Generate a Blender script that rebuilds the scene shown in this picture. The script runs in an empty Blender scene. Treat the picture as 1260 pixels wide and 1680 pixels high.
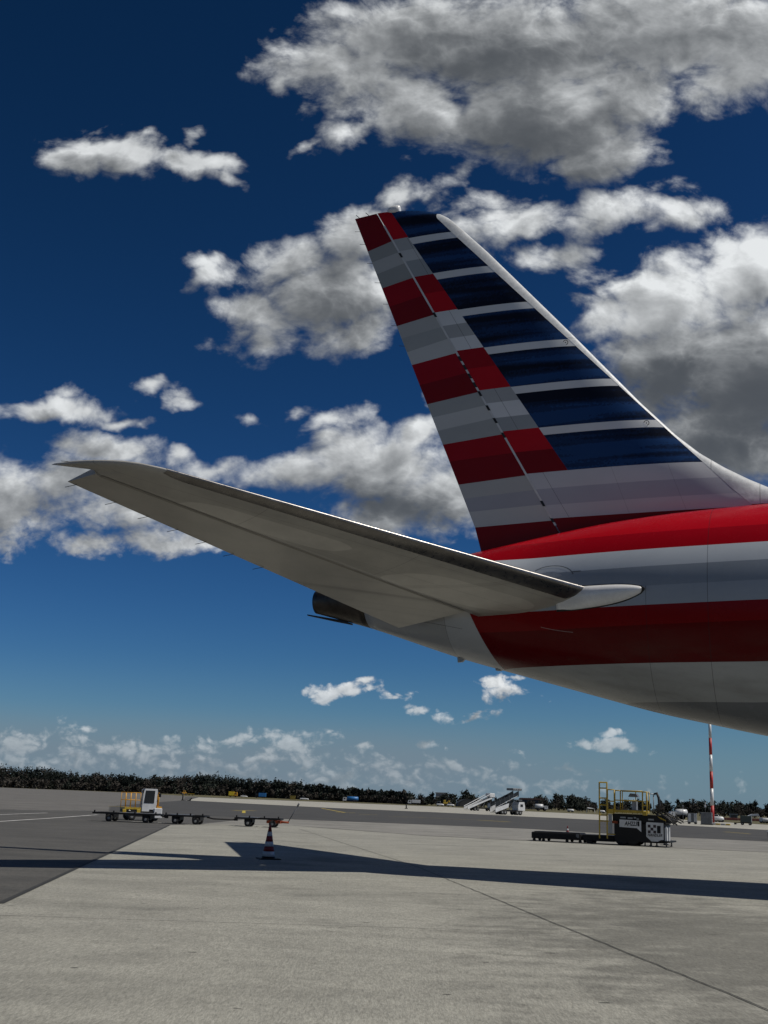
import bpy, bmesh, math, random
import numpy as np
from mathutils import Vector, Matrix, Euler

random.seed(7)
S = bpy.context.scene
COL = S.collection
R = math.radians

# ------------------------------------------------------------------ camera
cam = bpy.data.objects.new('camera', bpy.data.cameras.new('camera'))
COL.objects.link(cam)
cam.data.sensor_fit = 'VERTICAL'
cam.data.sensor_height = 36.0
cam.data.lens = 36.0 * 1920 / 1680
cam.data.clip_start = 0.1
cam.data.clip_end = 20000
PITCH, ROLL = math.atan(472.26 / 1920), R(2.18)
fw = Vector((0, math.cos(PITCH), math.sin(PITCH)))
up0 = Vector((0, -math.sin(PITCH), math.cos(PITCH)))
rt0 = Vector((1, 0, 0))
rt = math.cos(ROLL) * rt0 + math.sin(ROLL) * up0
up = -math.sin(ROLL) * rt0 + math.cos(ROLL) * up0
m = Matrix((rt, up, -fw)).transposed().to_4x4()
m.translation = (0, 0, 1.51)
cam.matrix_world = m
S.camera = cam

# ------------------------------------------------------------------ node helpers
class NT:
    """short hand for building node trees"""
    def __init__(s, tree): s.t = tree; s.l = tree.links
    def n(s, typ, **kw):
        nd = s.t.nodes.new('ShaderNode' + typ)
        for k, v in kw.items(): setattr(nd, k, v)
        return nd
    def set(s, sock, v):
        if isinstance(v, bpy.types.NodeSocket): s.l.new(v, sock)
        elif v is not None:
            if sock.type == 'RGBA' and len(v) == 3: v = (*v, 1)
            sock.default_value = v
    def math(s, op, a, b=None, c=None, clamp=False):
        nd = s.n('Math', operation=op, use_clamp=clamp)
        s.set(nd.inputs[0], a); s.set(nd.inputs[1], b); s.set(nd.inputs[2], c)
        return nd.outputs[0]
    def vec(s, op, a, b=None, c=None):
        nd = s.n('VectorMath', operation=op)
        s.set(nd.inputs[0], a); s.set(nd.inputs[1], b)
        if c is not None: s.set(nd.inputs[2], c)
        return nd.outputs['Value'] if op in ('LENGTH', 'DOT_PRODUCT') else nd.outputs[0]
    def sep(s, v):
        nd = s.n('SeparateXYZ'); s.set(nd.inputs[0], v); return nd.outputs
    def comb(s, x=0., y=0., z=0.):
        nd = s.n('CombineXYZ'); s.set(nd.inputs[0], x); s.set(nd.inputs[1], y); s.set(nd.inputs[2], z); return nd.outputs[0]
    def noise(s, v, scale, detail=4, rough=.55, lac=2., dist=0.):
        nd = s.n('TexNoise'); s.set(nd.inputs['Vector'], v)
        for k, x in (('Scale', scale), ('Detail', detail), ('Roughness', rough), ('Lacunarity', lac), ('Distortion', dist)):
            s.set(nd.inputs[k], x)
        return nd.outputs[0]
    def mr(s, v, a, b, c=0., d=1., smooth=False):
        nd = s.n('MapRange', interpolation_type='SMOOTHSTEP' if smooth else 'LINEAR', clamp=True)
        for i, x in enumerate((v, a, b, c, d)): s.set(nd.inputs[i], x)
        return nd.outputs[0]
    def ramp(s, f, stops, const=False):
        nd = s.n('ValToRGB'); e = nd.color_ramp.elements
        nd.color_ramp.interpolation = 'CONSTANT' if const else 'LINEAR'
        while len(e) < len(stops): e.new(.5)
        for el, (p, c) in zip(e, stops):
            el.position = p; el.color = (*c, 1) if len(c) == 3 else c
        s.set(nd.inputs[0], f); return nd.outputs[0]
    def mix(s, f, a, b, mode='MIX'):
        nd = s.n('Mix', data_type='RGBA', blend_type=mode, clamp_factor=True)
        s.set(nd.inputs[0], f); s.set(nd.inputs[6], a); s.set(nd.inputs[7], b); return nd.outputs[2]

# ------------------------------------------------------------------ sun and sky
SUN_AZ, SUN_EL = R(103), R(52.8)
sdir = Vector((math.sin(SUN_AZ) * math.cos(SUN_EL), math.cos(SUN_AZ) * math.cos(SUN_EL), math.sin(SUN_EL)))
sun = bpy.data.objects.new('sun', bpy.data.lights.new('sun', 'SUN'))
COL.objects.link(sun)
sun.data.energy = 4.0
sun.data.angle = R(.5)
sun.data.color = (1, .95, .86)
sun.rotation_euler = sdir.to_track_quat('Z', 'Y').to_euler()

S.view_settings.view_transform = 'Standard'
S.view_settings.look = 'None'
S.view_settings.exposure = 0
S.view_settings.gamma = 1
S.view_settings.use_curve_mapping = False

# clouds as ellipses in the sky, given as slopes (x/y, z/y) of their direction: u, v, half length, half height, tilt, density
CLOUDS = [
(-.058,.695,.0651,.0505,.04,1),(.012,.732,.1194,.0615,.04,1.3),(.12,.717,.137,.0781,.04,1.4),(.251,.743,.1379,.0721,.04,1.3),
(.34,.733,.094,.0692,.42,1.2),(.026,.642,.0997,.046,-.15,1.1),(-.04,.623,.0504,.0206,.47,.8),(.144,.647,.117,.0694,-.15,1.4),
(.196,.607,.0649,.0353,.23,1.1),(.22,.674,.065,.0534,.04,1.1),(.312,.691,.069,.0353,.51,.9),(-.083,.603,.0234,.0064,.39,.45),
(-.12,.693,.0266,.0215,.04,.4),(.07,.522,.0342,.0313,-.15,.7),(.121,.531,.0747,.03,.14,.95),(.201,.547,.0701,.028,.27,.9),
(.264,.546,.0405,.0201,.14,.7),(.144,.497,.0566,.0199,-.15,.7),(.054,.575,.0272,.0086,.69,.35),(.195,.441,.0398,.0287,.23,.9),
(.257,.459,.0811,.0475,.37,1.2),(.334,.484,.0887,.0504,.44,1.3),(.35,.391,.1446,.0826,.04,1.5),(.267,.394,.0779,.0591,.04,1.4),
(.304,.337,.0824,.0489,.04,1.3),(.336,.321,.0931,.04,.04,1.1),(.167,.455,.0169,.0134,.04,.4),(.341,.532,.0304,.0131,.58,.35),
(-.005,.549,.0293,.0186,.52,.8),(-.033,.512,.0489,.0308,.42,1),(-.099,.475,.0592,.0307,.19,1),(-.167,.472,.0282,.0221,.04,.75),
(-.055,.452,.0843,.0455,.04,1.2),(-.124,.431,.0503,.0253,.04,.9),(-.029,.417,.0504,.0327,.32,.9),(-.111,.402,.0333,.019,.04,.6),
(-.149,.389,.0221,.0148,.04,.4),(-.262,.588,.0725,.0257,-.04,1.1),(-.304,.578,.0403,.0232,.04,.95),(-.201,.583,.0525,.0191,-.15,1),
(-.163,.569,.0208,.0067,-.7,.35),(-.195,.609,.0151,.0072,.04,.4),(-.301,.327,.0515,.0127,.11,.85),(-.271,.324,.0338,.0172,.04,.85),
(-.24,.317,.0314,.008,.11,.75),(-.29,.343,.0142,.0064,.04,.4),(-.21,.355,.0196,.0088,.32,.55),(-.185,.343,.0219,.0116,.04,.6),
(-.122,.326,.0198,.0057,-.23,.36),(-.246,.293,.0707,.0158,-.05,.85),(-.186,.29,.0172,.0125,.41,.75),(-.286,.265,.0645,.028,.04,.9),
(-.325,.244,.0481,.0472,.04,.95),(-.23,.24,.0855,.0304,.04,.8),(-.196,.212,.0744,.0174,.04,.75),(-.254,.207,.0424,.0152,.04,.7),
(-.15,.278,.0433,.0123,-.05,.6),(-.324,.217,.0319,.0219,.04,.6),(-.082,.281,.0539,.0225,.18,.9),(-.04,.298,.0543,.0311,.31,.9),
(-.049,.326,.0385,.0125,.5,.65),(.009,.283,.0704,.0421,.13,1.1),(.033,.319,.0286,.0181,.4,.85),(.051,.262,.0539,.0445,.04,1.1),
(.005,.243,.0643,.0276,.04,1),(-.08,.328,.0175,.0057,.32,.4),(.034,.355,.0089,.0231,.31,.5),(-.033,.089,.032,.0087,.09,.95),
(-.015,.093,.0155,.0062,.18,.7),(.011,.088,.0238,.0046,.04,.7),(.029,.076,.0124,.0041,.04,.55),(.059,.072,.0134,.0066,.04,.8),
(.085,.073,.0155,.0051,.12,.8),(.107,.09,.0248,.0087,.04,.85),(.101,.097,.0156,.0072,.04,.8),(.119,.105,.0218,.0041,.04,.7),
(.197,.052,.0317,.0066,-.01,.9),(.201,.063,.0113,.0051,.04,.8),(.047,.045,.0102,.0035,.04,.3),(.123,.042,.0072,.002,.04,.35),
(-.095,.045,.0562,.007,.07,.62),(-.136,.046,.0204,.0045,.04,.5),(-.064,.042,.0306,.007,.04,.55),(-.212,.034,.1071,.009,0,.4),
(-.293,.032,.061,.01,.04,.42),(-.01,.04,.0133,.005,.17,.7),(-.058,.031,.0866,.006,0,.45),(.018,.028,.112,.006,-.01,.45),
(-.236,.047,.0081,.0036,.18,.45),(-.16,.026,.1628,.009,0,.4),(-.272,.022,.1065,.011,.04,.42),(-.007,.016,.1727,.0109,0,.35),]
CLOUD_TONE = [
(.286,.477,.082,.0345,.41,.72),(.337,.504,.0713,.0346,.44,.75),(.206,.442,.0398,.0251,.23,.6),(.3,.389,.0222,.0147,.04,.2),
(.315,.691,.0753,.0385,.51,.25),(.17,.668,.0265,.0186,-.35,.55),(-.026,.714,.0433,.0296,.62,.25),(-.037,.626,.0416,.018,.47,.3),
(.207,.547,.0759,.0249,.27,.25),(.113,.53,.0632,.025,.14,.2),(-.003,.485,.0283,.0308,.04,.55),(-.027,.52,.0404,.0186,.42,.2),
(-.172,.472,.0282,.0184,.04,.2),(.036,.309,.0492,.0227,.22,.25),(-.04,.298,.0217,.0113,.22,.25),(-.072,.285,.0189,.0101,.4,.35),
(-.033,.093,.0258,.0051,.09,.35),(.059,.074,.0134,.0051,.04,.35),(.104,.096,.0207,.0062,.04,.35),(.199,.061,.0231,.0071,.04,.3),
(.144,.621,.1048,.049,-.06,-.26),(.068,.608,.0756,.026,-.15,-.15),(.06,.704,.0831,.0372,.04,-.3),(.161,.722,.0716,.034,.04,-.2),
(.023,.753,.12,.0345,.04,-.15),(.326,.361,.1326,.064,.04,-.38),(.336,.315,.1093,.0285,.04,-.3),(.296,.443,.0349,.0117,.4,.15),
(.244,.381,.0499,.0323,.04,-.3),(-.058,.452,.0843,.0394,.04,-.26),(-.034,.414,.0504,.0238,.32,-.2),(.038,.245,.059,.0276,.04,-.26),
(-.006,.251,.0644,.0194,.04,-.3),(-.039,.267,.0486,.0139,-.14,-.15),(-.253,.258,.0859,.0223,.04,-.12),(.341,.304,.0654,.017,.04,.25),
(-.261,.584,.0808,.0322,.04,-.12),(.107,.086,.0258,.0041,.04,-.25),(.061,.067,.0134,.003,.04,-.2),]
SKYPOW = [(2.066, .432), (1.749, .507), (2.04, .81)]
world = bpy.data.worlds.new('World')
S.world = world
world.use_nodes = True
w = NT(world.node_tree)
world.node_tree.nodes.clear()
sky = w.n('TexSky', sky_type='NISHITA')
sky.sun_disc = False
sky.sun_elevation = SUN_EL
sky.sun_rotation = SUN_AZ
sky.altitude = 200
sky.air_density = 1.0
sky.dust_density = .3
sky.ozone_density = 2.5
D = w.n('TexCoord').outputs['Generated']
D = w.vec('NORMALIZE', D)
dx, dy, dz = w.sep(D)
ady = w.math('MAXIMUM', w.math('ABSOLUTE', dy), .02)
u = w.math('DIVIDE', dx, ady)
v = w.math('DIVIDE', dz, ady)
P = w.comb(u, v, 0.)
# stretch of the cloud noise: flatter towards the horizon
wob = w.vec('SCALE', w.vec('SUBTRACT', w.n('TexNoise').outputs['Color'], (.5, .5, .5)), None)
nz = wob.node.inputs[0].links[0].from_node.inputs[0].links[0].from_node
w.set(nz.inputs['Vector'], P); nz.inputs['Scale'].default_value = 26; nz.inputs['Detail'].default_value = 3
wob.node.inputs['Scale'].default_value = .034
Pw = w.vec('ADD', P, wob)
def blob_field(points, vec, sm, neg):
    acc = None
    for (a, b, ra, rb, an, k) in points:
        g = w.n('TexGradient', gradient_type='SPHERICAL')
        w.set(g.inputs[0], vec)
        tm = g.texture_mapping
        tm.vector_type = 'TEXTURE'
        tm.translation = (a, b, 0)
        tm.rotation = (0, 0, an)
        e = 1.25 if neg else (k + 1) / k
        tm.scale = (ra * e, rb * e, 1)
        L = g.outputs['Fac']
        if neg:      # tone: soft bump added up
            f = w.math('MULTIPLY', w.math('SMOOTH_MIN', L, .8, .3), k * 1.25)
            acc = f if acc is None else w.math('ADD', acc, f)
        else:
            f = w.math('MULTIPLY_ADD', L, k + 1, -1.)   # k at the middle, 0 on the rim, down to -1 outside
            acc = f if acc is None else w.math('SMOOTH_MAX', acc, f, sm)
    return acc
F = blob_field(CLOUDS, Pw, .12, False)
F2 = blob_field(CLOUDS, w.vec('ADD', Pw, (.016, .024, 0)), .12, False)   # the same a little towards the sun
tone = blob_field(CLOUD_TONE, Pw, 0, True)
PN = w.comb(u, w.math('MULTIPLY', v, 1.3), 0.)
low = w.mr(v, .1, .3, 1., 0.)
def fbm(vec, dt):
    a = w.noise(vec, 11, dt, .6, 2.15, .25)
    b = w.noise(vec, 34, dt - 1, .58, 2.15, .2)
    return w.math('ADD', w.math('MULTIPLY', w.math('SUBTRACT', 1., low), a), w.math('MULTIPLY', low, b))
n1 = fbm(PN, 10)
off = w.vec('MULTIPLY', w.comb(w.math('SUBTRACT', 1.3, low), w.math('SUBTRACT', 1.3, low), 0.), (.008, .014, 0))
n0 = fbm(PN, 5)
n2 = fbm(w.vec('ADD', PN, off), 5)
def billow(vec):        # rounded bulges with sharp creases between them, as cumulus has
    a = w.math('ABSOLUTE', w.math('SUBTRACT', w.noise(vec, 19, 4, .5, 2.1, .3), .5))
    b = w.math('ABSOLUTE', w.math('SUBTRACT', w.noise(vec, 60, 3, .5, 2.1, .3), .5))
    return w.math('SUBTRACT', w.math('ADD', w.math('MULTIPLY', w.math('SUBTRACT', 1., low), a), w.math('MULTIPLY', low, b)), .09)
b1 = billow(PN)
b2 = billow(w.vec('ADD', PN, off))
# scattered clouds over the rest of the sky (round the back and overhead)
n3 = w.noise(w.vec('MULTIPLY', D, (1, 1, 2.2)), 2.6, 7, .55)
far = w.math('MAXIMUM', w.mr(w.math('ABSOLUTE', u), .42, .62), w.mr(v, .85, 1.05))
far = w.math('MAXIMUM', far, w.mr(dy, .0, -.05))
gen = w.math('MULTIPLY_ADD', w.math('SUBTRACT', n3, .60), 5., w.math('MULTIPLY_ADD', far, 1.5, -1.5))
F = w.math('MAXIMUM', F, gen)
amp = w.math('MULTIPLY_ADD', low, .45, 1.)
dens = w.math('ADD', w.math('MULTIPLY', w.math('MULTIPLY_ADD', b1, 1.75, w.math('MULTIPLY', w.math('SUBTRACT', n1, .5), 1.75)), amp), w.math('ADD', F, .02))
alpha = w.mr(dens, -.08, .62, 0., 1., True)
sunward = w.math('MULTIPLY_ADD', b2, 1.9, w.math('MULTIPLY_ADD', w.math('SUBTRACT', n2, .5), 1.8, F2))
val = w.math('MULTIPLY_ADD', w.math('EXPONENT', w.math('MULTIPLY', w.math('MAXIMUM', sunward, -.12), -1.45)), .47, .095)
val = w.math('ADD', val, w.math('MULTIPLY', tone, .42))
val = w.math('MULTIPLY', val, w.math('MULTIPLY_ADD', w.math('SUBTRACT', n1, n0), .4, 1.))
val = w.math('MULTIPLY', val, w.math('MULTIPLY_ADD', w.math('ADD', w.math('SUBTRACT', n0, n2), w.math('MULTIPLY', w.math('SUBTRACT', b1, b2), 1.2)), .8, 1.))
val = w.math('MULTIPLY', val, w.mr(w.noise(PN, 4.5, 3, .5), .3, .68, .86, 1.12))
val = w.math('MINIMUM', w.math('SMOOTH_MAX', val, .075, .16), .85)
cloudc = w.mix(w.mr(val, .045, .85), (.5, .58, .68, 1), (8.2, 8.45, 8.55, 1))   # in the sky texture's physical units
# deepen the sky: each channel raised to a power, as a polarised clear spring sky looks
sc = w.n('SeparateColor'); w.set(sc.inputs[0], sky.outputs[0])
ch = []
for i, (g, k) in enumerate(SKYPOW):
    ch.append(w.math('MULTIPLY', w.math('POWER', w.math('MULTIPLY', sc.outputs[i], .1), g), k * 10))
sk = w.n('CombineColor')
for i in range(3): w.set(sk.inputs[i], ch[i])
hz = w.mix(w.mr(v, .0, .12, .55, 0., True), sk.outputs[0], (1.3, 2.45, 3.9, 1))
veil = w.math('MULTIPLY', w.mr(v, .025, .075, .95, 0., True), w.mr(u, .0, .3, 1., .15, True))
hz = w.mix(w.math('MULTIPLY', veil, w.mr(w.noise(w.vec('MULTIPLY', P, (1, 5, 1)), 7, 4), .3, .55, .75, 1.)), hz, (1.7, 2.3, 2.85, 1))
skyc = w.mix(w.math('MULTIPLY', alpha, w.mr(v, .025, .1, .26, .95)), hz, cloudc)
bg = w.n('Background')
w.set(bg.inputs[0], skyc); bg.inputs[1].default_value = .1
out = w.n('OutputWorld')
w.l.new(bg.outputs[0], out.inputs[0])
world.cycles.sampling_method = 'MANUAL'
world.cycles.sample_map_resolution = 1024

# ------------------------------------------------------------------ materials
def new_mat(name):
    mt = bpy.data.materials.new(name); mt.use_nodes = True
    t = NT(mt.node_tree); mt.node_tree.nodes.clear()
    b = t.n('BsdfPrincipled'); o = t.n('OutputMaterial')
    t.l.new(b.outputs[0], o.inputs[0])
    t.obj = t.n('TexCoord').outputs['Object']
    t.pos = t.n('NewGeometry').outputs['Position']
    t.b = b
    return mt, t
def put(t, color=None, rough=None, metal=None, spec=None, coat=None, normal=None):
    I = t.b.inputs
    for k, v in (('Base Color', color), ('Roughness', rough), ('Metallic', metal), ('Specular IOR Level', spec), ('Coat Weight', coat), ('Normal', normal)):
        t.set(I[k], v)
def bump(t, h, strength, dist=.02):
    n = t.n('Bump'); t.set(n.inputs['Height'], h); n.inputs['Strength'].default_value = strength; n.inputs['Distance'].default_value = dist
    return n.outputs[0]
MATS = {}
def paint(name, col, rough=.4, metal=0., dirt=.25, scale=3., spec=.5, coat=0.):
    """painted or bare surface with a little grime and wear in it"""
    if name in MATS: return MATS[name]
    mt, t = new_mat(name)
    n = t.noise(t.pos, scale, 6, .6)
    g = t.mr(n, .35, .7, 1. - dirt, 1.)
    c = t.mix(1., (*col, 1), t.comb(g, g, g), 'MULTIPLY')
    n2 = t.noise(t.pos, scale * 6, 4, .6)
    put(t, c, t.mr(n2, .3, .7, max(.05, rough - .1), min(1, rough + .12)), metal, spec, coat)
    MATS[name] = mt
    return mt

# ------------------------------------------------------------------ mesh helpers
class MB:
    """collects shapes, then links them as one mesh object"""
    def __init__(s): s.v = []; s.f = []; s.mi = []; s.sm = []
    def face(s, idx, mi=0, smooth=False): s.f.append(tuple(idx)); s.mi.append(mi); s.sm.append(smooth)
    def box(s, x0, x1, y0, y1, z0, z1, mi=0, bev=0.):
        if bev:
            b = bev; n = len(s.v)
            for z, i in ((z0, b), (z0 + b, 0), (z1 - b, 0), (z1, b)):
                for (x, y) in ((x0 + i + b, y0 + i), (x1 - i - b, y0 + i), (x1 - i, y0 + i + b), (x1 - i, y1 - i - b), (x1 - i - b, y1 - i), (x0 + i + b, y1 - i), (x0 + i, y1 - i - b), (x0 + i, y0 + i + b)):
                    s.v.append((x, y, z))
            for k in range(3):
                for j in range(8):
                    a = n + k * 8; s.face((a + j, a + (j + 1) % 8, a + 8 + (j + 1) % 8, a + 8 + j), mi)
            s.face([n + 7 - j for j in range(8)], mi); s.face([n + 24 + j for j in range(8)], mi)
            return s
        n = len(s.v)
        for z in (z0, z1):
            s.v += [(x0, y0, z), (x1, y0, z), (x1, y1, z), (x0, y1, z)]
        for q in ((3, 2, 1, 0), (4, 5, 6, 7), (0, 1, 5, 4), (1, 2, 6, 5), (2, 3, 7, 6), (3, 0, 4, 7)): s.face([n + i for i in q], mi)
        return s
    def tube(s, pts, rad, seg=8, mi=0, caps=True, smooth=True):
        """round bar through points; rad one number or one per point"""
        pts = [Vector(p) for p in pts]
        rad = rad if isinstance(rad, (list, tuple)) else [rad] * len(pts)
        n = len(s.v)
        for i, p in enumerate(pts):
            d = (pts[min(i + 1, len(pts) - 1)] - pts[max(i - 1, 0)]).normalized()
            a = d.cross(Vector((0, 0, 1)) if abs(d.z) < .9 else Vector((1, 0, 0))).normalized(); b = d.cross(a)
            for k in range(seg):
                t = 2 * math.pi * k / seg
                s.v.append(tuple(p + rad[i] * (math.cos(t) * a + math.sin(t) * b)))
        for i in range(len(pts) - 1):
            for k in range(seg):
                a = n + i * seg + k; b = n + i * seg + (k + 1) % seg
                s.face((a, a + seg, b + seg, b), mi, smooth)
        if caps:
            s.face([n + k for k in range(seg)], mi); s.face([n + (len(pts) - 1) * seg + seg - 1 - k for k in range(seg)], mi)
        return s
    def bar(s, p, q, w, mi=0): return s.tube([p, q], w * .7071, 4, mi, True, False)
    def loft(s, rings, mi=0, caps=True, smooth=True, closed=True):
        """rings: lists of points of equal length"""
        n = len(s.v); m_ = len(rings[0])
        for r_ in rings: s.v += [tuple(p) for p in r_]
        for i in range(len(rings) - 1):
            for k in range(m_ if closed else m_ - 1):
                a = n + i * m_ + k; b = n + i * m_ + (k + 1) % m_
                s.face((a, b, b + m_, a + m_), mi, smooth)
        if caps:
            s.face([n + m_ - 1 - k for k in range(m_)], mi); s.face([n + (len(rings) - 1) * m_ + k for k in range(m_)], mi)
        return s
    def lathe(s, prof, c=(0, 0, 0), seg=24, mi=0, axis='z', caps=True, smooth=True):
        rings = []
        for r_, h in prof:
            ring = []
            for k in range(seg):
                t = 2 * math.pi * k / seg; x, y = r_ * math.cos(t), r_ * math.sin(t)
                q = (x, y, h) if axis == 'z' else (h, x, y) if axis == 'x' else (y, h, x)
                ring.append((q[0] + c[0], q[1] + c[1], q[2] + c[2]))
            rings.append(ring)
        return s.loft(rings, mi, caps, smooth)
    def prism(s, poly, y0, y1, mi=0, plane='xz'):
        """polygon in the xz (or xy) plane pulled along the third axis"""
        n = len(s.v); k = len(poly)
        for h in (y0, y1):
            for a, b in poly: s.v.append((a, h, b) if plane == 'xz' else (a, b, h))
        s.face([n + i for i in range(k)], mi); s.face([n + 2 * k - 1 - i for i in range(k)], mi)
        for i in range(k):
            j = (i + 1) % k; s.face((n + i, n + k + i, n + k + j, n + j), mi)
        return s
    def build(s, name, mats, parent=None):
        me = bpy.data.meshes.new(name)
        me.from_pydata(s.v, [], s.f)
        mats = mats if isinstance(mats, (list, tuple)) else [mats]
        for q in mats: me.materials.append(q)
        me.polygons.foreach_set('material_index', s.mi); me.polygons.foreach_set('use_smooth', s.sm)
        b = bmesh.new(); b.from_mesh(me); bmesh.ops.recalc_face_normals(b, faces=b.faces); b.to_mesh(me); b.free()
        me.update()
        o = bpy.data.objects.new(name, me); COL.objects.link(o)
        if parent is not None: o.parent = parent
        return o
def tag(o, label=None, cat=None, group=None, kind=None):
    for k, v in (('label', label), ('category', cat), ('group', group), ('kind', kind)):
        if v: o[k] = v
    return o
def thing(name, label, cat, loc=(0, 0, 0), rz=0., group=None):
    o = bpy.data.objects.new(name, None); COL.objects.link(o)
    o.empty_display_size = .3; o.location = loc; o.rotation_euler = (0, 0, rz)
    return tag(o, label, cat, group)
def copy_tree(o, parent=None):
    c = o.copy(); COL.objects.link(c); c.parent = parent
    for ch in list(o.children): copy_tree(ch, c)
    return c
def again(o, label, loc, rz=0., sc=1.):
    c = copy_tree(o); c['label'] = label; c.location = loc; c.rotation_euler = (0, 0, rz); c.scale = (sc, sc, sc)
    return c

# ------------------------------------------------------------------ ground
def sheet(name, poly, z, mt):
    b = MB(); b.v = [(x, y, z) for x, y in poly]; b.face(range(len(poly)))
    o = b.build(name, mt)
    if o.data.polygons[0].normal.z < 0: o.data.flip_normals()
    return tag(o, kind='structure')
def ground_mat(name, c0, c1, grain, stains, streak, speck=0.):
    mt, t = new_mat(name)
    p = t.pos
    big = t.noise(p, .11, 5, .6)
    med = t.noise(p, .9, 6, .65)
    xs = t.vec('ADD', t.vec('MULTIPLY', p, (.5, 1.5, 1)), t.vec('SCALE', t.comb(t.noise(p, .35, 3), t.noise(p, .22, 3), 0.), None))
    xs.node.inputs[1].links[0].from_node.inputs['Scale'].default_value = 2.2
    st = t.noise(xs, .55, 7, .65)
    br = t.vec('MULTIPLY', p, (1, .16, 1))                   # brushed along the lane
    fine = t.noise(br, 46, 3, .75)
    fine2 = t.noise(br, 105, 3, .8)
    f = t.math('ADD', t.math('MULTIPLY', big, .5), t.math('MULTIPLY', med, .5))
    c = t.mix(t.mr(f, .36, .64), (*c0, 1), (*c1, 1))
    k = t.mr(st, .30, .62, 1. - streak, 1.08)                                         # rubber and wash streaks
    k = t.math('MULTIPLY', k, t.mr(t.noise(p, .28, 4, .6), .2, .47, 1. - stains, 1., True))  # oil stains
    if speck:
        q = t.vec('SUBTRACT', p, (4.3, 14.2, 0)); q = t.vec('MULTIPLY', q, (.30, .11, 0))
        oil = t.mr(t.math('MULTIPLY_ADD', t.math('SUBTRACT', t.noise(t.vec('MULTIPLY', p, (.9, 1.1, 1)), 1.5, 6, .65), .5), 3.2, t.vec('LENGTH', q)), .3, 1.15, .62, 1., True)
        k = t.math('MULTIPLY', k, oil)
    g = t.math('ADD', t.math('MULTIPLY', t.math('SUBTRACT', t.mr(fine, .36, .64), .5), grain * .42), t.math('MULTIPLY', t.math('SUBTRACT', t.mr(fine2, .36, .64), .5), grain * .42))
    g = t.math('MULTIPLY_ADD', t.math('SUBTRACT', t.mr(t.noise(t.vec('MULTIPLY', p, (1, .3, 1)), 11, 4, .7), .36, .64), .5), grain * .2, g)
    k = t.math('MULTIPLY', k, t.math('ADD', 1., g))
    if speck:                                                                          # small dark chips lying about
        vo = t.n('TexVoronoi'); t.set(vo.inputs['Vector'], t.vec('MULTIPLY', p, (1, 2., 1))); vo.inputs['Scale'].default_value = 1.3
        near = t.math('LESS_THAN', t.math('MULTIPLY_ADD', t.math('SUBTRACT', t.noise(p, 14, 2), .5), .16, vo.outputs['Distance']), .07)
        pick = t.math('GREATER_THAN', t.sep(vo.outputs['Color'])[0], .45)
        k = t.math('MULTIPLY', k, t.math('SUBTRACT', 1., t.math('MULTIPLY', t.math('MULTIPLY', near, pick), speck)))
    c = t.mix(1., c, t.comb(k, k, k), 'MULTIPLY')
    put(t, c, t.mr(med, .3, .7, .82, .97), 0., .35, None, bump(t, t.math('ADD', fine, t.math('MULTIPLY', fine2, .7)), .35, .012))
    return mt
M_conc = ground_mat('concrete', (.225, .220, .190), (.295, .288, .249), .85, .5, .16, .75)
M_conc2 = ground_mat('weathered_concrete', (.19, .185, .165), (.26, .25, .225), .5, .4, .35)
M_strip = ground_mat('pale_concrete', (.30, .29, .25), (.40, .385, .335), .2, .25, .35)
M_asph = ground_mat('asphalt', (.062, .06, .055), (.092, .088, .08), 1.1, .35, .2)
M_asph2 = ground_mat('worn_asphalt', (.11, .105, .096), (.165, .157, .143), .3, .3, .45)
M_dark = ground_mat('dark_asphalt', (.050, .049, .047), (.07, .068, .064), .4, .3, .35)
def grass_mat():
    mt, t = new_mat('dry_grass')
    n = t.noise(t.vec('MULTIPLY', t.pos, (.3, 1, 1)), .12, 6, .65)
    put(t, t.ramp(n, [(.3, (.05, .048, .02)), (.5, (.10, .09, .045)), (.7, (.15, .13, .075))]), .95, 0., .2)
    return mt
M_grass = grass_mat()
M_white = paint('white_marking', (.62, .61, .58), .7, 0, .5, 1.2)
M_yel = paint('yellow_marking', (.55, .42, .05), .7, 0, .5, 1.2)
M_joint = paint('joint_filler', (.03, .03, .028), .85, 0, .3, 2)
M_seam = paint('pale_joint', (.36, .35, .31), .85, 0, .4, 2)

sheet('ground', [(-7000, -3000), (7000, -3000), (7000, 9000), (-7000, 9000)], -.004, M_grass)
sheet('asphalt_apron', [(-700, -200), (260, -200), (260, 60), (60, 184), (55, 300), (42, 322), (25, 420), (-20, 455), (-64, 470), (-150, 760), (-235, 900), (-300, 915), (-700, 960)], 0., M_asph)
sheet('worn_apron', [(-24.5, 79), (-19, 87.2), (-24.4, 112), (-31.5, 177), (-37, 236), (-64, 410), (-66, 466), (-150, 752), (-235, 890), (-300, 905), (-690, 940), (-400, 200), (-90, 100), (-40, 82)], .004, M_asph2)
sheet('dark_taxiway', [(-19, 87.4), (-5.7, 82.6), (4, 82.2), (10.4, 81), (17, 72.6), (23.3, 70.4), (90, 44), (140, 60), (60, 98), (39.8, 121.4), (33, 137), (31.3, 158), (21.4, 169), (8.2, 183), (-6.6, 190), (-27, 222), (-36.5, 236), (-31, 176.5), (-24.2, 112)], .008, M_dark)
sheet('pale_apron_strip', [(-36.5, 236.4), (-27, 222.4), (-6.6, 190.4), (8.2, 183.4), (21.4, 169.4), (31.5, 158.4), (33.2, 137.4), (40, 121.8), (60, 98.4), (140, 60.4), (170, 90), (62, 172), (58, 210), (54, 300), (41, 319), (24, 405), (-20, 430), (-62, 430)], .008, M_strip)
sheet('weathered_apron', [(-7.6, 83), (-5.7, 82.2), (4, 81.8), (10.4, 80.6), (17, 72.2), (23.3, 70), (90, 43.6), (80, 30), (12.6, 51.3), (2.5, 55.3), (-4.3, 65.4), (-8.6, 61)], .006, M_conc2)
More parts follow.
